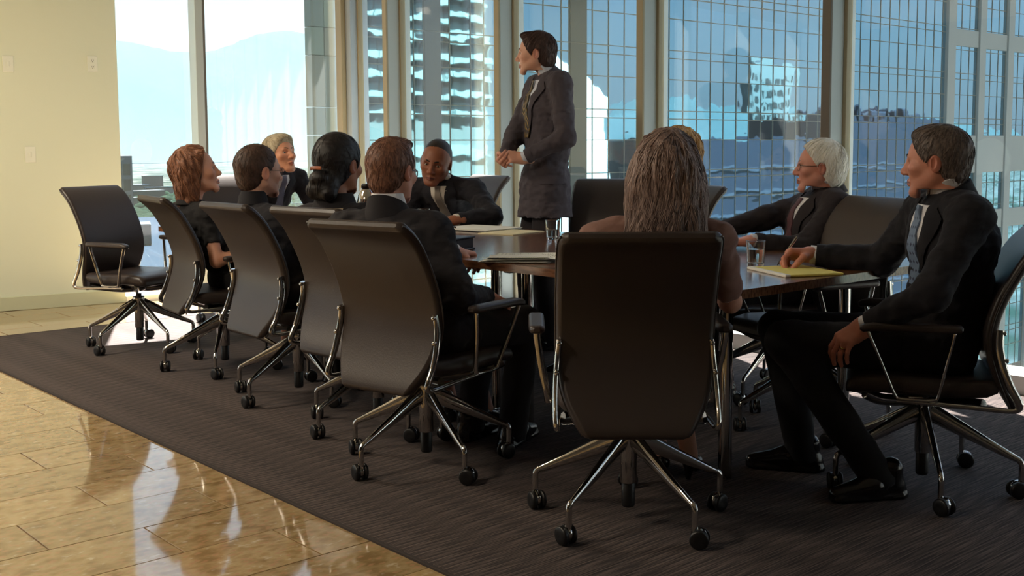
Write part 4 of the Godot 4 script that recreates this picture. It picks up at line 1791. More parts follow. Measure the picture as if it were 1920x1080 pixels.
func person(sp: Dictionary) -> Node3D:
	var rng := RandomNumberGenerator.new()
	rng.seed = hash(sp.label) % 100000
	var fem: bool = sp.get("fem", false)
	var hips: Vector3 = sp.hips
	var org := V(hips.x, 0, hips.z)
	var o := thing("person", sp.label, "person", org)
	o.set_meta("group", "people at the conference table")
	hips -= org
	var k: float = sp.get("build", 1.0)
	var fac: float = sp.face
	var F := dirb(fac)
	var R := V(-F.z, 0, F.x)
	var cf: float = sp.get("chest", fac)
	var Fc := dirb(cf)
	var Rc := V(-Fc.z, 0, Fc.x)
	var hb: Array = sp.head       # [pos, bearing, pitch, roll, scale]
	var hp: Vector3 = hb[0] - org
	var hs: float = hb[4]
	var hf := dirb(hb[1])
	var hr := V(-hf.z, 0, hf.x)
	var H := Basis(hr, Vector3.UP, -hf) * Basis(Vector3.RIGHT, deg_to_rad(hb[2])) * Basis(Vector3.BACK, deg_to_rad(hb[3]))
	var HT := Transform3D(H.scaled_local(Vector3.ONE * hs), hp)
	# spine
	var N: Vector3 = sp.get("neck", hp + org + V(0, -0.185, 0) * hs - Fc * 0.035) - org + V(0, 0.042, 0)
	var standing: bool = sp.get("standing", false)
	var back: float = sp.get("bow", 0.03)
	var W := hips.lerp(N, 0.36) - Fc * back
	var C := hips.lerp(N, 0.70) - Fc * back * 0.8
	var sw: float = sp.get("shoulder", 0.155 if fem else 0.180)
	var SL: Vector3
	var SR: Vector3
	var drop: float = sp.get("drop", 0.070)
	SL = N - Rc * sw + V(0, -drop, 0) + V(0, sp.get("tilt", 0.0), 0)
	SR = N + Rc * sw + V(0, -drop, 0) - V(0, sp.get("tilt", 0.0), 0)
	var wr: Array = sp.wrists
	var wl: Vector3 = wr[0] - org
	var wrr: Vector3 = wr[1] - org
	var l1: float = sp.get("arm1", 0.285 if not fem else 0.255)
	var l2: float = sp.get("arm2", 0.255 if not fem else 0.225)
	var po: Array = sp.get("poles", [-Rc * 0.7 + V(0, -1, 0) - Fc * 0.5, Rc * 0.7 + V(0, -1, 0) - Fc * 0.5])
	var EL := elbow(SL, wl, l1, l2, po[0])
	var ER := elbow(SR, wrr, l1, l2, po[1])
	# legs
	var hl := hips - R * 0.09
	var hrr := hips + R * 0.09
	var kn: Array = sp.get("knees", [hips - R * 0.11 + F * 0.42 + V(0, -0.01, 0) + org, hips + R * 0.11 + F * 0.42 + V(0, -0.01, 0) + org])
	var an: Array = sp.get("ankles", [kn[0] + V(0, -kn[0].y + 0.085, 0) - F * 0.06, kn[1] + V(0, -kn[1].y + 0.085, 0) - F * 0.02])
	var KL: Vector3 = kn[0] - org
	var KR: Vector3 = kn[1] - org
	var AL: Vector3 = an[0] - org
	var AR: Vector3 = an[1] - org
	# --- skin body: limbs and trunk on a coarse grid, head and hands fine
	var bare_arm: float = sp.get("sleeve", 1.0)
	var bare_leg: bool = sp.get("skirt", false)
	var s := Sdf.new()
	s.cone(hips, C, 0.085 * k, 0.085 * k, 0.04, Rc, 1.3)
	s.cone(C, N, 0.085 * k, 0.045, 0.04, Rc, 1.2)
	s.cone(SL, SR, 0.040 * k, 0.040 * k, 0.03)
	var ua := 0.040 if bare_arm < 1.0 else 0.034
	for q in [[SL, EL, wl], [SR, ER, wrr]]:
		s.cone(q[0], q[1], ua, 0.034 if bare_arm < 1.0 else 0.03, 0.02)
		s.cone(q[1], q[2], 0.035 if bare_arm < 1.0 else 0.03, 0.0235, 0.02)
	for q in [[hl, KL, AL], [hrr, KR, AR]]:
		s.cone(q[0], q[1], 0.07, 0.05, 0.03)
		if bare_leg:
			s.cone(q[1], q[1].lerp(q[2], 0.35), 0.050, 0.050, 0.03)
			s.cone(q[1].lerp(q[2], 0.35), q[2], 0.050, 0.030, 0.03)
		else:
			s.cone(q[1], q[2], 0.045, 0.032, 0.03)
	var skin: Color = sp.skin
	var sl := lin(skin)
	var body := MB.new()
	take(body, net(s, 0.015 if bare_arm < 1.0 or bare_leg else 0.02), Transform3D(), null, sl)
	var lip: Color = lin(sp.get("lips", skin.lerp(c8(168, 84, 80), 0.55)))
	var red := lin(skin.lerp(c8(196, 92, 76), 0.30))
	var stub: float = sp.get("stubble", 0.0)
	var stc := lin(skin.lerp(c8(70, 60, 60), 0.6))
	var fpaint := func(p: Vector3) -> Color:
		var c := sl
		var chk := clampf(1.0 - (Vector3(absf(p.x) - 0.045, p.y + 0.025, p.z + 0.07)).length() / 0.035, 0.0, 1.0)
		var nos := clampf(1.0 - (Vector3(p.x, p.y + 0.034, p.z + 0.115)).length() / 0.024, 0.0, 1.0)
		var ear := clampf((absf(p.x) - 0.074) / 0.008, 0.0, 1.0)
		c = c.lerp(red, clampf(chk * 0.6 + nos * 0.7 + ear * 0.8, 0.0, 0.9))
		if stub > 0.0:
			var sb := smoothstep(-0.042, -0.062, p.y) * smoothstep(-0.015, -0.045, p.z) * smoothstep(-0.135, -0.110, p.y)
			c = c.lerp(stc, sb * stub)
		var my := -0.0692 + 0.35 * absf(p.x) * absf(p.x)
		var lw := 1.0 - absf(p.x) / 0.024
		if lw > 0.0 and p.z < -0.078:
			var up := my + 0.0085 * lw + 0.001
			var dn := my - 0.0105 * sqrt(lw) - 0.0005
			if p.y < up and p.y > dn:
				c = lip
				if absf(p.y - my) < 0.0016:
					c = c * 0.35
		if p.z < -0.066 and absf(absf(p.x) - 0.032) < 0.016 and p.y > 0.003 and p.y < 0.0075:
			c = c * 0.62
		c.a = 1.0
		return c
	var hm: Array = head_f if fem else head_m
	var jaw: float = sp.get("jaw", 1.0)
	var nose: float = sp.get("nose", 1.0)
	var jowl: float = sp.get("jowl", 0.0)
	var hv := PackedVector3Array()
	for p0 in (hm[0] as PackedVector3Array):
		var p := p0
		var lw := smoothstep(0.0, -0.10, p.y)
		if p.y > -0.13:
			p.x *= lerpf(1.0, jaw, lw)
			var nw := clampf(1.0 - Vector2(p.x / 0.022, (p.y + 0.022) / 0.038).length(), 0.0, 1.0) * smoothstep(-0.08, -0.10, p.z)
			p.z -= (nose - 1.0) * 0.020 * nw
		if jowl > 0.0:
			var jw := smoothstep(0.0, 1.0, clampf(1.0 - (Vector3(p.x * 0.6, p.y + 0.108, (p.z + 0.035) * 0.7)).length() / 0.06, 0.0, 1.0))
			p += Vector3(p.x * 0.18, -0.010, -0.004) * jw * jowl
		hv.push_back(p)
	# the neck bends from the head's turn to the trunk's
	var NB := Basis(Rc, Vector3.UP, -Fc).scaled_local(Vector3.ONE * hs)
	var hwv := PackedVector3Array()
	var hn2 := PackedVector3Array()
	for q in hv.size():
		var p := hv[q]
		var w := smoothstep(-0.075, -0.19, p.y) if p.z > -0.06 or p.y < -0.13 else 0.0
		hwv.push_back((HT * p).lerp(N + V(0, -0.025, 0) + NB * (p - V(0, -0.215, 0.044)), w))
		hn2.push_back((H * (hm[1] as PackedVector3Array)[q]).lerp(NB.orthonormalized() * (hm[1] as PackedVector3Array)[q], w).normalized())
	var st1 := body.v.size()
	take(body, [hv, hm[1], hm[2]], Transform3D(), fpaint)
	for q in hv.size():
		body.v[st1 + q] = hwv[q]
		body.n[st1 + q] = hn2[q]
	var hn: Array = sp.get("hands", [{}, {}])
	var rings := []
	for q in 2:
		var hd: Dictionary = hn[q]
		var w: Vector3 = wl if q == 0 else wrr
		var e: Vector3 = EL if q == 0 else ER
		var fd: Vector3 = hd.get("dir", (w - e)).normalized()
		var pn: Vector3 = hd.get("palm", V(0, -1, 0))
		pn = (pn - fd * pn.dot(fd)).normalized()
		var y := -pn
		var z := -fd
		var x := y.cross(z)
		var hsz: float = hd.get("size", 0.95 if fem else 1.04)
		if q == 0:
			x = -x
		var pose: String = hd.get("pose", "curl")
		var ht := Transform3D(Basis(x, y, z).scaled_local(Vector3.ONE * hsz), w - z * (-0.012))
		var hc := lin(sp.get("hand_skin", skin))
		var hred := lin(skin.lerp(c8(190, 96, 80), 0.35))
		var hpaint := func(p: Vector3) -> Color:
			return hc.lerp(hred, clampf(-p.z / 0.20, 0.0, 0.6))
		take(body, hands[pose].net, ht, hpaint)
		if hd.has("ring"):
			rings.push_back([ht, hands[pose].ring])
	put(o, "body", body, vc_mat("skin", 0.5, 0.06, 0.1))
	for r in rings:
		var g := MB.new()
		var ax: Vector3 = r[1][1]
		var sx := ax.cross(Vector3(1, 0, 0.2)).normalized()
		var bs := Basis(sx, ax, sx.cross(ax))
		g.lathe([Vector2(0.0098, -0.0025), Vector2(0.0112, -0.0025), Vector2(0.0115, 0.0), Vector2(0.0112, 0.0025), Vector2(0.0098, 0.0025)], 16, r[0] * Transform3D(bs, r[1][0]))
		put(o, "finger_ring", g, M["gold"], "gold ring")
	# --- eyes and brows
	var iris: Color = lin(sp.get("iris", c8(70, 52, 38)))
	var hairc: Color = lin(sp.hair_color)
	for q in [-1.0, 1.0]:
		var eb := MB.new()
		var prof := []
		var look: Vector2 = sp.get("look", Vector2.ZERO)
		for r in 13:
			prof.push_back(PI * r / 12.0)
		var c0 := V(0.0325 * q, -0.001, -0.0736)
		var ebs := Basis(Vector3.UP, look.x) * Basis(Vector3.RIGHT, look.y)
		var st0 := eb.v.size()
		for r in 13:
			for j in 13:
				var th: float = prof[r]
				var ph := TAU * j / 12.0
				var d := V(sin(th) * cos(ph), sin(th) * sin(ph), -cos(th))
				eb.col = Color(0.02, 0.02, 0.02) if th < 0.24 else (iris if th < 0.56 else lin(c8(226, 220, 212)))
				eb.vert(HT * (c0 + ebs * d * 0.0116), H * ebs * d)
		for r in 12:
			for j in 12:
				var a := st0 + r * 13 + j
				eb.tri(a, a + 1, a + 14)
				eb.tri(a, a + 14, a + 13)
		put(o, "eye", eb, vc_mat("eye_wet", 0.12))
		if not sp.get("no_brow", false):
			var bw := MB.new()
			bw.col = lin(sp.get("brow", sp.hair_color)) * 0.8
			var lift: float = sp.get("brow_lift", 0.0)
			bw.tube(smooth_path([HT * V(0.012 * q, 0.0225 + lift, -0.0965), HT * V(0.025 * q, 0.0275 + lift, -0.0955), HT * V(0.038 * q, 0.0275 + lift, -0.0890), HT * V(0.050 * q, 0.0210 + lift, -0.0765)], 3), [Vector2(0.0030, 0.0036), Vector2(0.0034, 0.0042), Vector2(0.0034, 0.0042), Vector2(0.0034, 0.0040), Vector2(0.0032, 0.0038), Vector2(0.0030, 0.0035), Vector2(0.0028, 0.003), Vector2(0.0024, 0.0026), Vector2(0.002, 0.002), Vector2(0.001, 0.001)], 6, H.y.normalized())
			put(o, "eyebrow", bw, vc_mat("hair_plain", 0.8))
	# --- hair
	var hq := hair_sdf(sp.hair)
	var hsdf: Sdf = hq[0]
	var long: bool = sp.hair in ["long", "bob"]
	var hc2: Color = lin(sp.get("hair_color2", (sp.hair_color as Color).lightened(0.12)))
	var hpaint2 := func(p: Vector3) -> Color:
		var a := 0.5 + 0.6 * fold.get_noise_3d(p.x * 90.0, p.y * 16.0, p.z * 90.0) + 0.6 * fold.get_noise_3d(p.x * 320.0, p.y * 60.0, p.z * 320.0)
		return hairc.lerp(hc2, clampf(a, 0.0, 1.0))
	var hnet := net(hsdf, 0.0046 if not long else 0.0055)
	var hmb := MB.new()
	take(hmb, hnet, HT, hpaint2)
	if hq[1][0] > 0:
		var lk := MB.new()
		locks(lk, hsdf, hnet, hq[1], hpaint2, rng, long)
		hmb.add(lk, HT)
	var hm2 := vc_mat("hair", 0.55)
	put(o, "hair", hmb, hm2)
	if sp.has("clip"):
		var cb := MB.new()
		cb.tube([HT * V(-0.074, -0.010, 0.088), HT * V(-0.045, -0.006, 0.122), HT * V(0.0, -0.004, 0.150), HT * V(0.03, -0.006, 0.152)], [Vector2(0.004, 0.008)], 8, H.y.normalized())
		put(o, "hair_clip", cb, mat("clip_amber", c8(150, 84, 52), 0.3, 0.4), "brown hair clip")
	# --- glasses
	if sp.has("glasses"):
		var gm: Material = mat("wire_gray", c8(120, 116, 112), 0.25, 0.9) if sp.glasses == "wire" else mat("frame_black", c8(24, 22, 24), 0.3)
		var rw := 0.0012 if sp.glasses == "wire" else 0.0022
		var g := MB.new()
		for q in [-1.0, 1.0]:
			var ring := []
			for j in 21:
				var a := TAU * j / 20.0
				var ct := signf(cos(a)) * pow(absf(cos(a)), 0.7)
				var si := signf(sin(a)) * pow(absf(sin(a)), 0.7)
				ring.push_back(HT * V(0.034 * q + 0.0235 * ct, -0.004 + 0.0175 * si, -0.1015 + 0.010 * absf(0.034 + 0.0235 * ct * q) / 0.05))
			g.tube(ring, [rw], 6)
			g.tube([HT * V(0.058 * q, 0.006, -0.090), HT * V(0.074 * q, 0.006, -0.060), HT * V(0.0805 * q, 0.010, 0.005), HT * V(0.081 * q, -0.004, 0.022)], [rw * 1.1], 6)
		g.tube([HT * V(-0.010, 0.0, -0.1015), HT * V(0, 0.003, -0.104), HT * V(0.010, 0.0, -0.1015)], [rw], 6)
		var go := put(o, "glasses", g, gm)
		for q in [-1.0, 1.0]:
			var ln := MB.new()
			var ring := PackedVector3Array()
			for j in 20:
				var a := TAU * j / 20.0
				ring.push_back(V(0.034 * q + 0.0232 * signf(cos(a)) * pow(absf(cos(a)), 0.7), -0.004 + 0.0172 * signf(sin(a)) * pow(absf(sin(a)), 0.7), -0.0955))
			var r2 := PackedVector3Array()
			for p in ring:
				r2.push_back(HT * (p + V(0, 0, 0.0012)))
			for j in ring.size():
				ring[j] = HT * ring[j]
			ln.loft([ring, r2])
			put(go, "lens", ln, M["window_glass"])
	# --- clothes
	var ck: String = sp.clothes
	var jc := cloth("cloth_%s" % str(sp.coat.to_html()), sp.coat)
	var j := Sdf.new()
	j.nz = fold
	j.amp = sp.get("folds", 0.009)
	j.nsc = V(13, 19, 13)
	var th := 1.0 if ck == "suit" else 0.90
	if fem:
		th *= 0.90
	j.cone(hips + V(0, 0.02, 0), W, 0.122 * k * th, 0.108 * k * th, 0.05, R, 1.40)
	j.cone(W, C, 0.110 * k * th, 0.120 * k * th, 0.05, Rc, 1.42)
	j.cone(C, N + V(0, -0.078, 0), 0.118 * k * th, 0.070 * k * th, 0.05, Rc, 1.35)
	var pad := 0.050 * k * th
	j.cone(SL, SR, pad, pad, 0.06)
	j.cone(N + V(0, -0.036, 0) - Fc * 0.01, SL.lerp(N, 0.2) + V(0, 0.0, 0), 0.044, 0.048, 0.05)
	j.cone(N + V(0, -0.036, 0) - Fc * 0.01, SR.lerp(N, 0.2) + V(0, 0.0, 0), 0.044, 0.048, 0.05)
	var jt := Sdf.new()
	jt.cone(hips + V(0, 0.02, 0), W, 0.122 * k * th, 0.108 * k * th, 0.05, R, 1.40)
	jt.cone(W, C, 0.110 * k * th, 0.120 * k * th, 0.05, Rc, 1.42)
	jt.cone(C, N + V(0, -0.078, 0), 0.118 * k * th, 0.070 * k * th, 0.05, Rc, 1.35)
	jt.cone(SL.lerp(SR, 0.2), SL.lerp(SR, 0.8), pad, pad, 0.06)
	jt.nz = fold
	jt.amp = j.amp
	jt.nsc = j.nsc
	for q in [[SL, EL, wl], [SR, ER, wrr]]:
		var ru := 0.057 * k * th
		if bare_arm < 1.0:
			j.cone(q[0], q[0].lerp(q[1], bare_arm), ru, ru * 0.95, 0.03, Vector3.ZERO, 1.0, 0, 1)
		else:
			j.cone(q[0] + V(0, -0.006, 0), q[1], ru, 0.054 * th * k, 0.045)
			j.cone(q[1], q[2] - (q[2] - q[1]).normalized() * 0.026, 0.053 * th * k, 0.041 * th, 0.025, Vector3.ZERO, 1.0, 0, 1)
	if standing:
		j.cone(hips + V(0, 0.02, 0), hips + V(0, -0.17, 0), 0.130 * k, 0.150 * k, 0.05, R, 1.28, 0, 1)
	elif ck == "suit":
		for q in [[hl, KL], [hrr, KR]]:
			j.cone(q[0], q[0].lerp(q[1], 0.30), 0.100, 0.092, 0.04, Vector3.ZERO, 1.0, 0, 1)
	var jb := MB.new()
	take(jb, net(j, sp.get("cell", 0.012)))
	var jn: String = {"suit": "jacket", "top": "top", "shirt": "shirt"}[ck]
	put(o, jn, jb, jc)
	# trousers or skirt
	var tr := Sdf.new()
	tr.nz = fold
	tr.amp = 0.006
	tr.nsc = V(10, 8, 10)
	tr.egg(hips + V(0, -0.01, 0) + F * 0.01, V(0.165 * k, 0.105, 0.130 * k) * (0.86 if standing else 1.0), 0.04, Basis(R, Vector3.UP, -F))
	for q in [[hl, KL, AL], [hrr, KR, AR]]:
		if bare_leg:
			tr.cone(q[0], q[1] + (q[1] - q[0]).normalized() * 0.03, 0.090, 0.075, 0.09, Vector3.ZERO, 1.0, 0, 1)
		else:
			tr.cone(q[0], q[1], 0.088 * k, 0.068, 0.04)
			tr.cone(q[1], q[2] + V(0, -0.045, 0), 0.066, 0.058, 0.03, Vector3.ZERO, 1.0, 0, 1)
	var tb := MB.new()
	take(tb, net(tr, 0.016))
	put(o, "skirt" if bare_leg else "trousers", tb, cloth("cloth_%s" % str(sp.pants.to_html()), sp.pants))
	# shoes
	var fdirs: Array = sp.get("feet", [fac, fac])
	for q in 2:
		var ap: Vector3 = AL if q == 0 else AR
		var sb := MB.new()
		var fw := dirb(fdirs[q])
		take(sb, shoe_f if fem else shoe_m, Transform3D(Basis(V(-fw.z, 0, fw.x), Vector3.UP, -fw), V(ap.x, 0.007, ap.z)))
		put(o, "shoe", sb, mat("shoe_black", c8(22, 19, 20), 0.18))
	# collar, shirt front, tie, lapels
	var up := (hp + H * V(0, -0.06, 0.03) * hs - N).normalized()
	var ring_band := func(r1: Vector2, r2: Vector2, y0: float, y1: float, a0: float, a1: float, thick: float, dipf: float) -> MB:
		var rows := []
		for r in 4:
			var w := r / 3.0
			var line := []
			for jx in 25:
				var a := lerpf(a0, a1, jx / 24.0)      # 0 = front
				var rr := r1.lerp(r2, w)
				var front := pow(maxf(cos(a), 0.0), 2.0)
				var yy := lerpf(y0, y1, w) - dipf * front * (1.0 if r > 0 else 1.3)
				if dipf < 0.0:
					yy = lerpf(y0, y1 + dipf * (cos(a) * 0.5 + 0.5), w)
				line.push_back(N + up * yy + Rc * (sin(a) * rr.x) + Fc * (cos(a) * rr.y))
			rows.push_back(line)
		var mb := MB.new()
		mb.sheet(rows, thick)
		return mb
	if ck != "top":
		var sc: Color = sp.get("shirt", c8(232, 232, 236))
		var shm := cloth("cloth_%s" % str(sc.to_html()), sc)
		put(o, "shirt_collar", ring_band.call(Vector2(0.074, 0.076), Vector2(0.058, 0.061), 0.004, 0.068, 0.16, TAU - 0.16, 0.005, 0.060), shm)
		if ck == "suit":
			put(o, "jacket_collar", ring_band.call(Vector2(0.094, 0.092), Vector2(0.073, 0.075), -0.030, 0.066, 0.95, TAU - 0.95, 0.009, -0.085), jc)
			for q in [0, 1]:
				var e: Vector3 = EL if q == 0 else ER
				var w: Vector3 = wl if q == 0 else wrr
				var d := (w - e).normalized()
				var cu := MB.new()
				cu.tube([w - d * 0.07, w - d * 0.002], [Vector2(0.034, 0.034), Vector2(0.0355, 0.0355)], 16)
				put(o, "shirt_cuff", cu, shm)
				cu = MB.new()
				cu.tube([w - d * 0.062, w - d * 0.046, w - d * 0.0235], [0.0425 * th, 0.0435 * th, 0.0425 * th], 18)
				put(o, "sleeve_hem", cu, jc)
			var hit := func(x: float, y: float, off: float) -> Vector3:
				var og: Vector3 = N + Rc * x + V(0, y, 0) + Fc * 0.45
				var t := jt.ray(og, -Fc, 0.9)
				if t == INF:
					t = 0.40
				return og - Fc * (t - off)
			var vb: float = sp.get("vee", -0.30)
			if sp.get("front", true):
				var rows := []
				for r in 9:
					var v := r / 8.0
					var line := []
					for c in 7:
						line.push_back(hit.call((c / 3.0 - 1.0) * lerpf(0.066, 0.012, v), lerpf(-0.045, vb, v), 0.004))
					rows.push_back(line)
				var mb := MB.new()
				mb.sheet(rows, 0.004)
				put(o, "shirt_front", mb, shm)
				if sp.has("tie"):
					rows = []
					for r in 12:
						var v := r / 11.0
						var hw := lerpf(0.017, 0.013, v / 0.12) if v < 0.12 else lerpf(0.016, 0.038, (v - 0.12) / 0.88)
						var line := []
						for c in 5:
							line.push_back(hit.call((c / 2.0 - 1.0) * hw, lerpf(-0.046, vb - 0.015, v), 0.011 + (0.006 if v < 0.12 else 0.0)))
						rows.push_back(line)
					mb = MB.new()
					mb.sheet(rows, 0.006)
					put(o, "tie", mb, sp.tie)
				for q in [-1.0, 1.0]:
					rows = []
					for r in 10:
						var v := r / 9.0
						var inn := lerpf(0.060, 0.004, v)
						var wid := lerpf(0.030, 0.085, v / 0.30) if v < 0.30 else lerpf(0.066, 0.012, (v - 0.30) / 0.70)
						var line := []
						for c in 4:
							line.push_back(hit.call(q * (inn + wid * c / 3.0), lerpf(-0.022, vb - 0.01, v), 0.008 + 0.004 * (1.0 - absf(c - 1.5) / 1.5)))
						rows.push_back(line)
					mb = MB.new()
					mb.sheet(rows, 0.004)
					put(o, "lapel", mb, jc)
	else:
		if sp.has("trim"):
			put(o, "collar_trim", ring_band.call(Vector2(0.104, 0.098), Vector2(0.102, 0.096), -0.030, -0.023, 0.8, TAU - 0.8, 0.006, 0.0), mat("trim_cream", sp.trim, 0.7), "cream trim")
			put(o, "collar", ring_band.call(Vector2(0.102, 0.096), Vector2(0.076, 0.074), -0.034, 0.040, 0.7, TAU - 0.7, 0.006, 0.0), jc)
		else:
			put(o, "neckline", ring_band.call(Vector2(0.082, 0.080), Vector2(0.072, 0.072), -0.012, 0.014, 0.7, TAU - 0.7, 0.006, 0.02), jc)
	if standing:
		# pocket flap on the side towards us
		var rows := []
		for r in 4:
			var line := []
			for c in 6:
				var og := hips - R * 0.5 + F * (0.075 - 0.028 * c) + V(0, 0.075 - 0.016 * r, 0)
				var t := j.ray(og, R, 0.6)
				line.push_back(og + R * ((t if t < 0.6 else 0.33) - 0.003))
			rows.push_back(line)
		var mb := MB.new()
		mb.sheet(rows, 0.005)
		put(o, "pocket_flap", mb, jc)
	if sp.has("buttons"):
		var e: Vector3 = EL
		var d := (wl - e).normalized()
		for n in 3:
			var bm := MB.new()
			var p: Vector3 = wl - d * (0.028 + 0.016 * n)
			var sd: Vector3 = sp.buttons
			sd = (sd - d * sd.dot(d)).normalized()
			bm.lathe([Vector2(0, 0.004), Vector2(0.005, 0.003), Vector2(0.006, 0.0), Vector2(0.006, -0.004)], 10, Transform3D(Basis(d, sd, d.cross(sd)), p + sd * 0.040))
			put(o, "cuff_button", bm, M["black_plastic"])
	return o

func tie_mat(n: String, base: Color, stripe: Color, mode: int) -> StandardMaterial3D:
	if M.has(n):
		return M[n]
	var im := Image.create(128, 256, false, Image.FORMAT_RGB8)
	for y in 256:
		for x in 128:
			var c := base
			if mode == 1:
				var w := posmod(x + y, 44)
				if w < 11: c = stripe
				elif w > 24 and w < 28: c = stripe.lerp(base, 0.4)
			elif mode == 2:
				var gx := posmod(x + (22 if (y / 28) % 2 else 0), 44) - 22
				var gy := posmod(y, 28) - 14
				if absi(gx) * 0.5 + absi(gy) < 7: c = stripe
			elif mode == 3:
				if posmod(x + y, 12) < 5: c = stripe
			im.set_pixel(x, y, c)
	var m := mat(n, Color(1, 1, 1), 0.6)
	m.albedo_texture = ImageTexture.create_from_image(im)
	return m

func build_people() -> void:
	make_templates()
	var navy := c8(26, 25, 34)
	var charcoal := c8(52, 47, 54)
	var black := c8(22, 19, 22)
	# the standing speaker
	var sf := -62.0
	person({"label": "man in a gray suit standing by the window with clasped hands", "standing": true, "hips": V(4.49, 0.96, -4.815), "face": sf, "chest": sf - 8.0,
		"head": [V(4.445, 1.732, -4.838), -40.0, 2.0, 0.0, 1.0], "neck": V(4.51, 1.585, -4.805), "skin": c8(222, 168, 144), "hair": "side", "hair_color": c8(46, 30, 26), "hair_color2": c8(84, 58, 48),
		"clothes": "suit", "coat": c8(74, 68, 76), "pants": c8(40, 36, 42), "shirt": c8(214, 222, 238), "tie": tie_mat("tie_gold", c8(34, 32, 34), c8(190, 152, 62), 1),
		"wrists": [V(4.255, 1.135, -4.745), V(4.225, 1.120, -4.885)], "poles": [V(0.2, -1, 0.9), V(0.2, -1, -0.9)],
		"hands": [{"pose": "clasp", "dir": V(-0.85, 0.12, -0.5), "palm": V(-0.4, -0.3, -0.85)}, {"pose": "clasp", "dir": V(-0.7, -0.15, 0.7), "palm": V(-0.45, 0.2, 0.85)}],
		"knees": [V(4.42, 0.52, -4.76), V(4.46, 0.52, -4.94)], "ankles": [V(4.47, 0.085, -4.75), V(4.52, 0.085, -4.98)], "feet": [sf, sf - 14.0],
		"shoulder": 0.185, "arm1": 0.325, "arm2": 0.27, "build": 1.06, "buttons": V(0.5, -0.2, 0.9), "cell": 0.010, "vee": -0.36, "bow": 0.01, "stubble": 0.15})
	# left side of the table, from the far end to the near end
	person({"label": "woman with a brown bob and black short-sleeved top looking up to the right", "fem": true, "hips": V(2.88, 0.50, -5.58), "face": 92.0, "chest": 84.0,
		"head": [V(2.735, 1.070, -5.71), 112.0, 14.0, 0.0, 1.08], "skin": c8(224, 164, 136), "hair": "bob", "hair_color": c8(96, 58, 42), "hair_color2": c8(164, 112, 82),
		"clothes": "top", "coat": c8(18, 16, 18), "pants": c8(20, 18, 20), "sleeve": 0.62, "wrists": [V(3.02, 0.735, -5.72), V(2.93, 0.665, -5.42)], "poles": [V(0, -1, -0.5), V(-0.55, -1, 0.25)], "skirt": true})
	person({"label": "man with cropped brown hair and wire glasses in a dark shirt, profile to the right", "hips": V(2.72, 0.50, -4.72), "face": 84.0, "chest": 76.0,
		"head": [V(2.71, 1.080, -4.97), 88.0, 3.0, 0.0, 1.07], "skin": c8(214, 162, 140), "hair": "crop", "hair_color": c8(52, 38, 32), "hair_color2": c8(92, 66, 54), "glasses": "wire",
		"clothes": "shirt", "shirt": c8(24, 22, 28), "coat": c8(24, 22, 28), "pants": c8(24, 22, 26), "wrists": [V(3.05, 0.75, -5.0), V(3.06, 0.75, -4.66)], "stubble": 0.3, "build": 1.02})
	person({"label": "woman with black hair in a pinned bun and a dark top with cream trim", "fem": true, "hips": V(2.66, 0.50, -4.02), "face": 70.0, "chest": 66.0,
		"head": [V(2.675, 1.120, -4.19), 70.0, 0.0, 0.0, 1.07], "skin": c8(176, 120, 92), "hair": "bun", "hair_color": c8(14, 11, 13), "hair_color2": c8(34, 27, 28), "clip": true,
		"clothes": "top", "coat": c8(28, 24, 28), "pants": c8(24, 20, 24), "trim": c8(206, 186, 150), "wrists": [V(3.0, 0.75, -4.34), V(3.04, 0.75, -4.05)], "skirt": true, "ankles": [V(2.98, 0.085, -3.80), V(3.03, 0.085, -3.62)], "knees": [V(3.02, 0.50, -4.05), V(3.04, 0.50, -3.85)]})
	person({"label": "man with short brown hair and dark suit from behind, glasses just showing", "hips": V(2.50, 0.50, -3.36), "face": 74.0, "chest": 60.0,
		"head": [V(2.470, 1.105, -3.50), 68.0, -2.0, 0.0, 1.01], "skin": c8(214, 156, 134), "hair": "quiff", "hair_color": c8(86, 56, 46), "hair_color2": c8(146, 102, 80), "glasses": "frame",
		"clothes": "suit", "coat": c8(30, 27, 32), "pants": c8(20, 18, 22), "front": false, "wrists": [V(2.95, 0.755, -3.72), V(2.745, 0.625, -3.27)], "poles": [V(0, -1, -0.4), V(-0.7, -0.6, 0.8)],
		"hands": [{}, {"pose": "drape", "dir": V(0.9, -0.35, -0.1), "palm": V(-0.2, -1, 0.1)}],
		"knees": [V(2.93, 0.50, -3.52), V(2.93, 0.50, -3.26)], "ankles": [V(2.84, 0.085, -3.50), V(2.905, 0.085, -3.315)], "feet": [80.0, 68.0], "shoulder": 0.19, "build": 1.08, "cell": 0.011})
	person({"label": "woman with long wavy gray-brown hair and brown blouse in the nearest chair", "fem": true, "hips": V(2.65, 0.50, -2.42), "face": 44.0, "chest": 46.0,
		"head": [V(2.575, 1.105, -2.225), 50.0, 2.0, 0.0, 1.06], "neck": V(2.555, 0.945, -2.245), "skin": c8(212, 158, 136), "hair": "long", "hair_color": c8(84, 64, 60), "hair_color2": c8(172, 148, 138),
		"clothes": "top", "coat": c8(138, 104, 94), "pants": c8(26, 22, 24), "sleeve": 0.86, "wrists": [V(2.93, 0.765, -2.75), V(2.93, 0.765, -2.36)], "poles": [V(-0.6, -1, -0.2), V(0.1, -1, 0.5)],
		"shoulder": 0.185, "skirt": true, "build": 1.05, "knees": [V(2.90, 0.50, -2.72), V(2.98, 0.50, -2.58)], "ankles": [V(3.02, 0.085, -2.62), V(3.09, 0.085, -2.55)], "feet": [46.0, 60.0], "cell": 0.011})
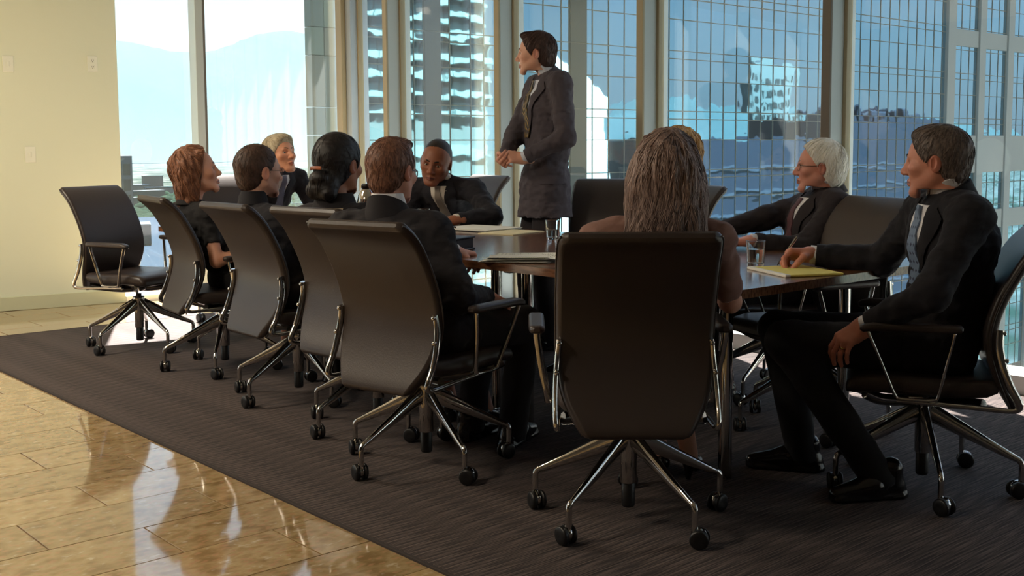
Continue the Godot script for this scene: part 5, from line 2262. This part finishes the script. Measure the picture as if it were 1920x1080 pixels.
	# far end
	person({"label": "man with swept fair gray hair at the far table end, looking up", "hips": V(3.70, 0.50, -6.86), "face": 178.0, "chest": 172.0,
		"head": [V(3.728, 1.150, -6.55), 166.0, 14.0, 0.0, 1.05], "neck": V(3.735, 1.025, -6.615), "skin": c8(232, 164, 130), "hair": "swept", "hair_color": c8(176, 156, 122), "hair_color2": c8(224, 214, 188), "brow": c8(150, 120, 96),
		"clothes": "suit", "coat": c8(34, 31, 38), "pants": black, "tie": tie_mat("tie_gray_blue", c8(96, 98, 120), c8(120, 122, 142), 3), "wrists": [V(3.93, 0.755, -6.30), V(3.56, 0.755, -6.32)], "shoulder": 0.19, "jowl": 0.4, "nose": 1.2})
	# window side
	person({"label": "man with cropped black hair in a navy suit facing us, hands folded on the table", "hips": V(4.60, 0.50, -5.88), "face": -95.0, "chest": -118.0,
		"head": [V(4.195, 1.105, -5.475), -128.0, -9.0, 11.0, 1.13], "neck": V(4.270, 0.965, -5.50), "skin": c8(142, 88, 62), "lips": c8(132, 76, 68), "hair": "buzz", "hair_color": c8(22, 17, 16), "hair_color2": c8(36, 28, 26),
		"clothes": "suit", "coat": navy, "pants": black, "shirt": c8(216, 210, 200), "tie": tie_mat("tie_silver", c8(132, 124, 116), c8(158, 150, 140), 3), "wrists": [V(4.06, 0.775, -5.13), V(4.03, 0.782, -5.47)],
		"poles": [V(0.3, -0.5, 0.9), V(0.2, -0.5, -0.9)], "hands": [{"pose": "curl", "dir": V(-0.75, -0.02, -0.55), "palm": V(-0.3, -0.9, -0.3), "ring": true, "size": 1.1}, {"pose": "curl", "dir": V(-0.7, 0.02, 0.65), "palm": V(-0.1, -0.8, 0.5), "size": 1.1}],
		"shoulder": 0.21, "build": 1.15, "brow_lift": -0.003, "look": Vector2(0.1, -0.15), "cell": 0.011, "nose": 0.95, "vee": -0.28})
	person({"label": "fair-haired person almost hidden behind the gray-haired woman's head", "fem": true, "hips": V(4.52, 0.50, -4.02), "face": -75.0,
		"head": [V(4.345, 1.148, -3.69), -65.0, 0.0, 0.0, 1.06], "skin": c8(226, 172, 146), "hair": "bob", "hair_color": c8(176, 128, 72), "hair_color2": c8(224, 186, 128), "clothes": "top", "coat": c8(60, 52, 56), "pants": black, "wrists": [V(4.12, 0.76, -3.9), V(4.1, 0.76, -3.6)], "neck": V(4.38, 0.99, -3.74)})
	person({"label": "white-haired man with glasses in a dark suit, profile to the left, by the window", "hips": V(4.58, 0.50, -3.18), "face": -55.0, "chest": -48.0,
		"head": [V(4.548, 1.093, -2.995), -35.0, 4.0, 0.0, 0.975], "neck": V(4.61, 0.955, -2.995), "skin": c8(216, 150, 130), "hair": "white", "hair_color": c8(232, 228, 214), "hair_color2": c8(255, 254, 248), "glasses": "wire", "brow": c8(190, 176, 160),
		"clothes": "suit", "coat": c8(44, 38, 42), "pants": black, "tie": tie_mat("tie_red", c8(70, 40, 48), c8(120, 84, 90), 3), "wrists": [V(4.07, 0.775, -3.03), V(4.16, 0.77, -3.40)],
		"poles": [V(0.5, -1, 0.9), V(0, -1, -0.6)], "hands": [{"pose": "flat", "dir": V(-0.75, -0.04, -0.62), "palm": V(0, -1, 0)}, {"pose": "flat"}], "shoulder": 0.19, "build": 1.08, "jowl": 1.0, "nose": 1.05})
	person({"label": "man with short gray-brown hair in a dark suit at right, writing on a yellow pad", "hips": V(3.66, 0.495, -1.92), "face": -36.0, "chest": -50.0,
		"head": [V(3.545, 1.138, -1.880), -16.0, 0.0, 0.0, 0.96], "neck": V(3.595, 1.000, -1.865), "skin": c8(214, 146, 122), "hair": "gray_crop", "hair_color": c8(66, 54, 50), "hair_color2": c8(124, 110, 102),
		"clothes": "suit", "coat": c8(20, 18, 26), "pants": c8(14, 12, 16), "tie": tie_mat("tie_blue", c8(112, 132, 160), c8(48, 58, 84), 2), "wrists": [V(3.30, 0.60, -1.99), V(3.630, 0.787, -2.425)],
		"poles": [V(-0.5, -0.5, 0.9), V(0.8, -1, 0.1)], "hands": [{"pose": "drape", "dir": V(-0.62, -0.55, -0.50), "palm": V(0.4, -0.8, -0.2), "ring": true, "size": 1.08}, {"pose": "pen", "dir": V(-0.82, 0.04, -0.57), "palm": V(-0.25, -0.9, 0.35), "size": 1.08}],
		"knees": [V(3.22, 0.53, -2.24), V(3.40, 0.53, -2.40)], "ankles": [V(3.40, 0.085, -1.955), V(3.47, 0.085, -2.33)], "feet": [-62.0, -35.0], "shoulder": 0.195, "build": 1.10, "cell": 0.011, "jowl": 0.7, "nose": 1.1, "stubble": 0.12})

# ---------------------------------------------------------------- things on the table
const TT := 0.7355

func lined(n: String, base: Color, ink: Color, gap: int, blocks: bool) -> StandardMaterial3D:
	if M.has(n):
		return M[n]
	var rng := RandomNumberGenerator.new()
	rng.seed = hash(n) % 9999
	var im := Image.create(192, 256, false, Image.FORMAT_RGB8)
	im.fill(base)
	var y := 18
	while y < 244:
		if blocks:
			var x := 16
			while x < 170:
				var w := rng.randi_range(6, 22)
				im.fill_rect(Rect2i(x, y, mini(w, 176 - x), 3), ink)
				x += w + 4
			if rng.randf() < 0.18:
				y += gap
		else:
			im.fill_rect(Rect2i(0, y, 192, 1), ink)
		y += gap
	var m := mat(n, Color(1, 1, 1), 0.85)
	m.albedo_texture = ImageTexture.create_from_image(im)
	return m

func leaf(c: Vector3, w: float, l: float, turn: float, thick: float, curl := 0.0) -> MB:
	var b := MB.new()
	var rows := []
	var bs := Basis(Vector3.UP, turn)
	for r in 6:
		var line := []
		for k in 5:
			var x := (k / 4.0 - 0.5) * w
			var z := (r / 5.0 - 0.5) * l
			line.push_back(c + bs * V(x, curl * pow(absf(x) / w * 2.0, 3.0) * (0.4 + r / 8.0), z))
		rows.push_back(line)
	b.sheet(rows, thick)
	return b

func tumbler(p: Vector3, label: String, fill: float) -> void:
	var o := thing("water_glass", label, "glass", p, "water glasses on the table")
	var b := MB.new()
	b.lathe([Vector2(0, 0.0), Vector2(0.030, 0.0), Vector2(0.032, 0.002), Vector2(0.038, 0.098), Vector2(0.0375, 0.100), Vector2(0.0362, 0.100), Vector2(0.0357, 0.098), Vector2(0.0302, 0.016), Vector2(0.028, 0.013), Vector2(0, 0.012)], 32)
	put(o, "tumbler", b, M["tumbler_glass"])
	b = MB.new()
	var r1 := lerpf(0.0302, 0.0357, fill) - 0.0006
	b.lathe([Vector2(0, 0.0128), Vector2(0.0275, 0.0136), Vector2(0.0296, 0.0166), Vector2(r1, 0.016 + 0.082 * fill), Vector2(r1, 0.016 + 0.082 * fill), Vector2(0, 0.016 + 0.082 * fill)], 32)
	put(o, "water", b, M["water"])

func build_small_things() -> void:
	var b: MB
	var o: Node3D
	# printed papers on the near table
	o = thing("paper_stack", "loose stack of printed white papers near the table's left edge", "papers", V(3.055, TT, -3.41))
	var rng := RandomNumberGenerator.new()
	rng.seed = 4
	for k in 6:
		var q := put(o, "sheet", leaf(V(rng.randf_range(-0.014, 0.014) - 0.01 * (5 - k) * 0.6, 0.0008 + 0.0016 * k, rng.randf_range(-0.012, 0.012)), 0.215, 0.28, 0.62 + rng.randf_range(-0.16, 0.16), 0.0007, 0.003 * k), M["paper"] if k < 5 else lined("printed_page", c8(236, 238, 228), c8(150, 150, 146), 8, true))
	# open white notebook with a pen, cream folder
	o = thing("notebook", "open white notebook with a dark pen on it, in front of the standing man", "notebook", V(4.02, TT, -4.86))
	put(o, "cover", leaf(V(0, 0.002, 0), 0.30, 0.40, 0.10, 0.003), M["binder_black"])
	for k in 4:
		put(o, "page", leaf(V(0.003 * k, 0.0045 + 0.0022 * k, 0.002 * k), 0.285, 0.385, 0.10 + 0.012 * k, 0.0016, 0.002), M["paper"])
	b = MB.new()
	b.tube([V(3.885, TT + 0.0175, -4.90), V(3.94, TT + 0.0175, -5.02)], [0.005], 10)
	b.tube([V(3.94, TT + 0.0175, -5.02), V(3.948, TT + 0.0175, -5.037)], [0.0042, 0.002], 10)
	single("pen", b, M["binder_black"], "dark pen lying across the open white notebook", "pen")
	b = leaf(V(3.99, TT + 0.0022, -4.545), 0.30, 0.23, 0.24, 0.004)
	o = thing("paper_folder", "thin cream paper folder lying beside the white notebook", "folder")
	put(o, "cover", b, M["paper_cream"])
	put(o, "page", leaf(V(4.0, TT + 0.0052, -4.55), 0.28, 0.215, 0.27, 0.001), M["paper_cream"])
	# black binder
	o = thing("ring_binder", "thick black binder on the table beside the short-haired man", "binder", V(3.055, TT, -4.01))
	o.rotation.y = 0.35
	b = MB.new()
	b.bb(V(-0.15, 0.0, -0.13), V(0.15, 0.008, 0.13), 0.003)
	put(o, "cover", b, M["binder_black"])
	b = MB.new()
	b.bb(V(-0.15, 0.052, -0.13), V(0.15, 0.060, 0.13), 0.003)
	put(o, "cover", b, M["binder_black"])
	b = MB.new()
	b.bb(V(-0.146, 0.008, -0.125), V(0.142, 0.052, 0.122), 0.002)
	put(o, "page_block", b, mat("dark_pages", c8(46, 42, 46), 0.7))
	# glasses
	tumbler(V(3.83, TT, -4.05), "water glass alone on the middle of the walnut table", 0.42)
	tumbler(V(3.53, TT, -2.60), "water glass standing behind the yellow pad", 0.62)
	tumbler(V(4.01, TT, -5.36), "water glass by the folded hands of the man facing us", 0.4)
	# yellow pad
	o = thing("legal_pad", "yellow ruled writing pad at the near end of the table", "notepad", V(3.475, TT, -2.385))
	o.rotation.y = -0.46
	b = MB.new()
	b.bb(V(-0.115, 0.0, -0.145), V(0.115, 0.008, 0.145), 0.002)
	put(o, "page_block", b, M["pad_yellow"])
	b = MB.new()
	b.quad_uv(V(-0.113, 0.0086, -0.143), V(0.113, 0.0086, -0.143), V(0.113, 0.0086, 0.143), V(-0.113, 0.0086, 0.143), Vector3.UP)
	put(o, "page", b, lined("ruled_page", c8(242, 230, 130), c8(196, 180, 96), 9, false))
	b = MB.new()
	b.bb(V(-0.118, -0.0004, -0.147), V(-0.095, 0.0094, 0.147), 0.002)
	put(o, "binding_strip", b, M["paper"])
	# pen held by the man at right
	o = thing("ballpoint_pen", "silver and black pen held over the yellow pad", "pen")
	var tip := PEN[0] as Vector3
	var top := PEN[1] as Vector3
	b = MB.new()
	b.tube([tip, tip.lerp(top, 0.07), tip.lerp(top, 0.5)], [0.001, 0.004, 0.0048], 12)
	put(o, "barrel", b, M["binder_black"])
	b = MB.new()
	b.tube([tip.lerp(top, 0.5), tip.lerp(top, 0.96), top], [0.0049, 0.0047, 0.003], 12)
	b.tube([tip.lerp(top, 0.6) + V(0.004, 0.005, 0), tip.lerp(top, 0.95) + V(0.004, 0.005, 0)], [0.0012], 6)
	put(o, "cap", b, M["chrome"])
	# carafe
	o = thing("water_carafe", "chrome vacuum carafe with a black lid on the far table", "carafe", V(3.90, TT, -5.80))
	b = MB.new()
	b.lathe([Vector2(0, 0.0), Vector2(0.056, 0.0), Vector2(0.060, 0.006), Vector2(0.060, 0.13), Vector2(0.052, 0.175), Vector2(0.034, 0.205), Vector2(0.032, 0.218), Vector2(0, 0.218)], 28)
	put(o, "body", b, M["chrome"])
	b = MB.new()
	b.lathe([Vector2(0, 0.242), Vector2(0.022, 0.242), Vector2(0.030, 0.236), Vector2(0.034, 0.219), Vector2(0, 0.219)], 24)
	put(o, "lid", b, M["black_plastic"])
	b = MB.new()
	b.tube(smooth_path([V(0.032, 0.215, 0.0), V(0.085, 0.205, 0.0), V(0.098, 0.15, 0.0), V(0.090, 0.07, 0.0), V(0.058, 0.05, 0.0)], 4), [Vector2(0.011, 0.006)], 8, Vector3.RIGHT)
	put(o, "handle", b, M["black_plastic"])

const PEN := [Vector3(3.546, 0.7455, -2.512), Vector3(3.603, 0.855, -2.462)]
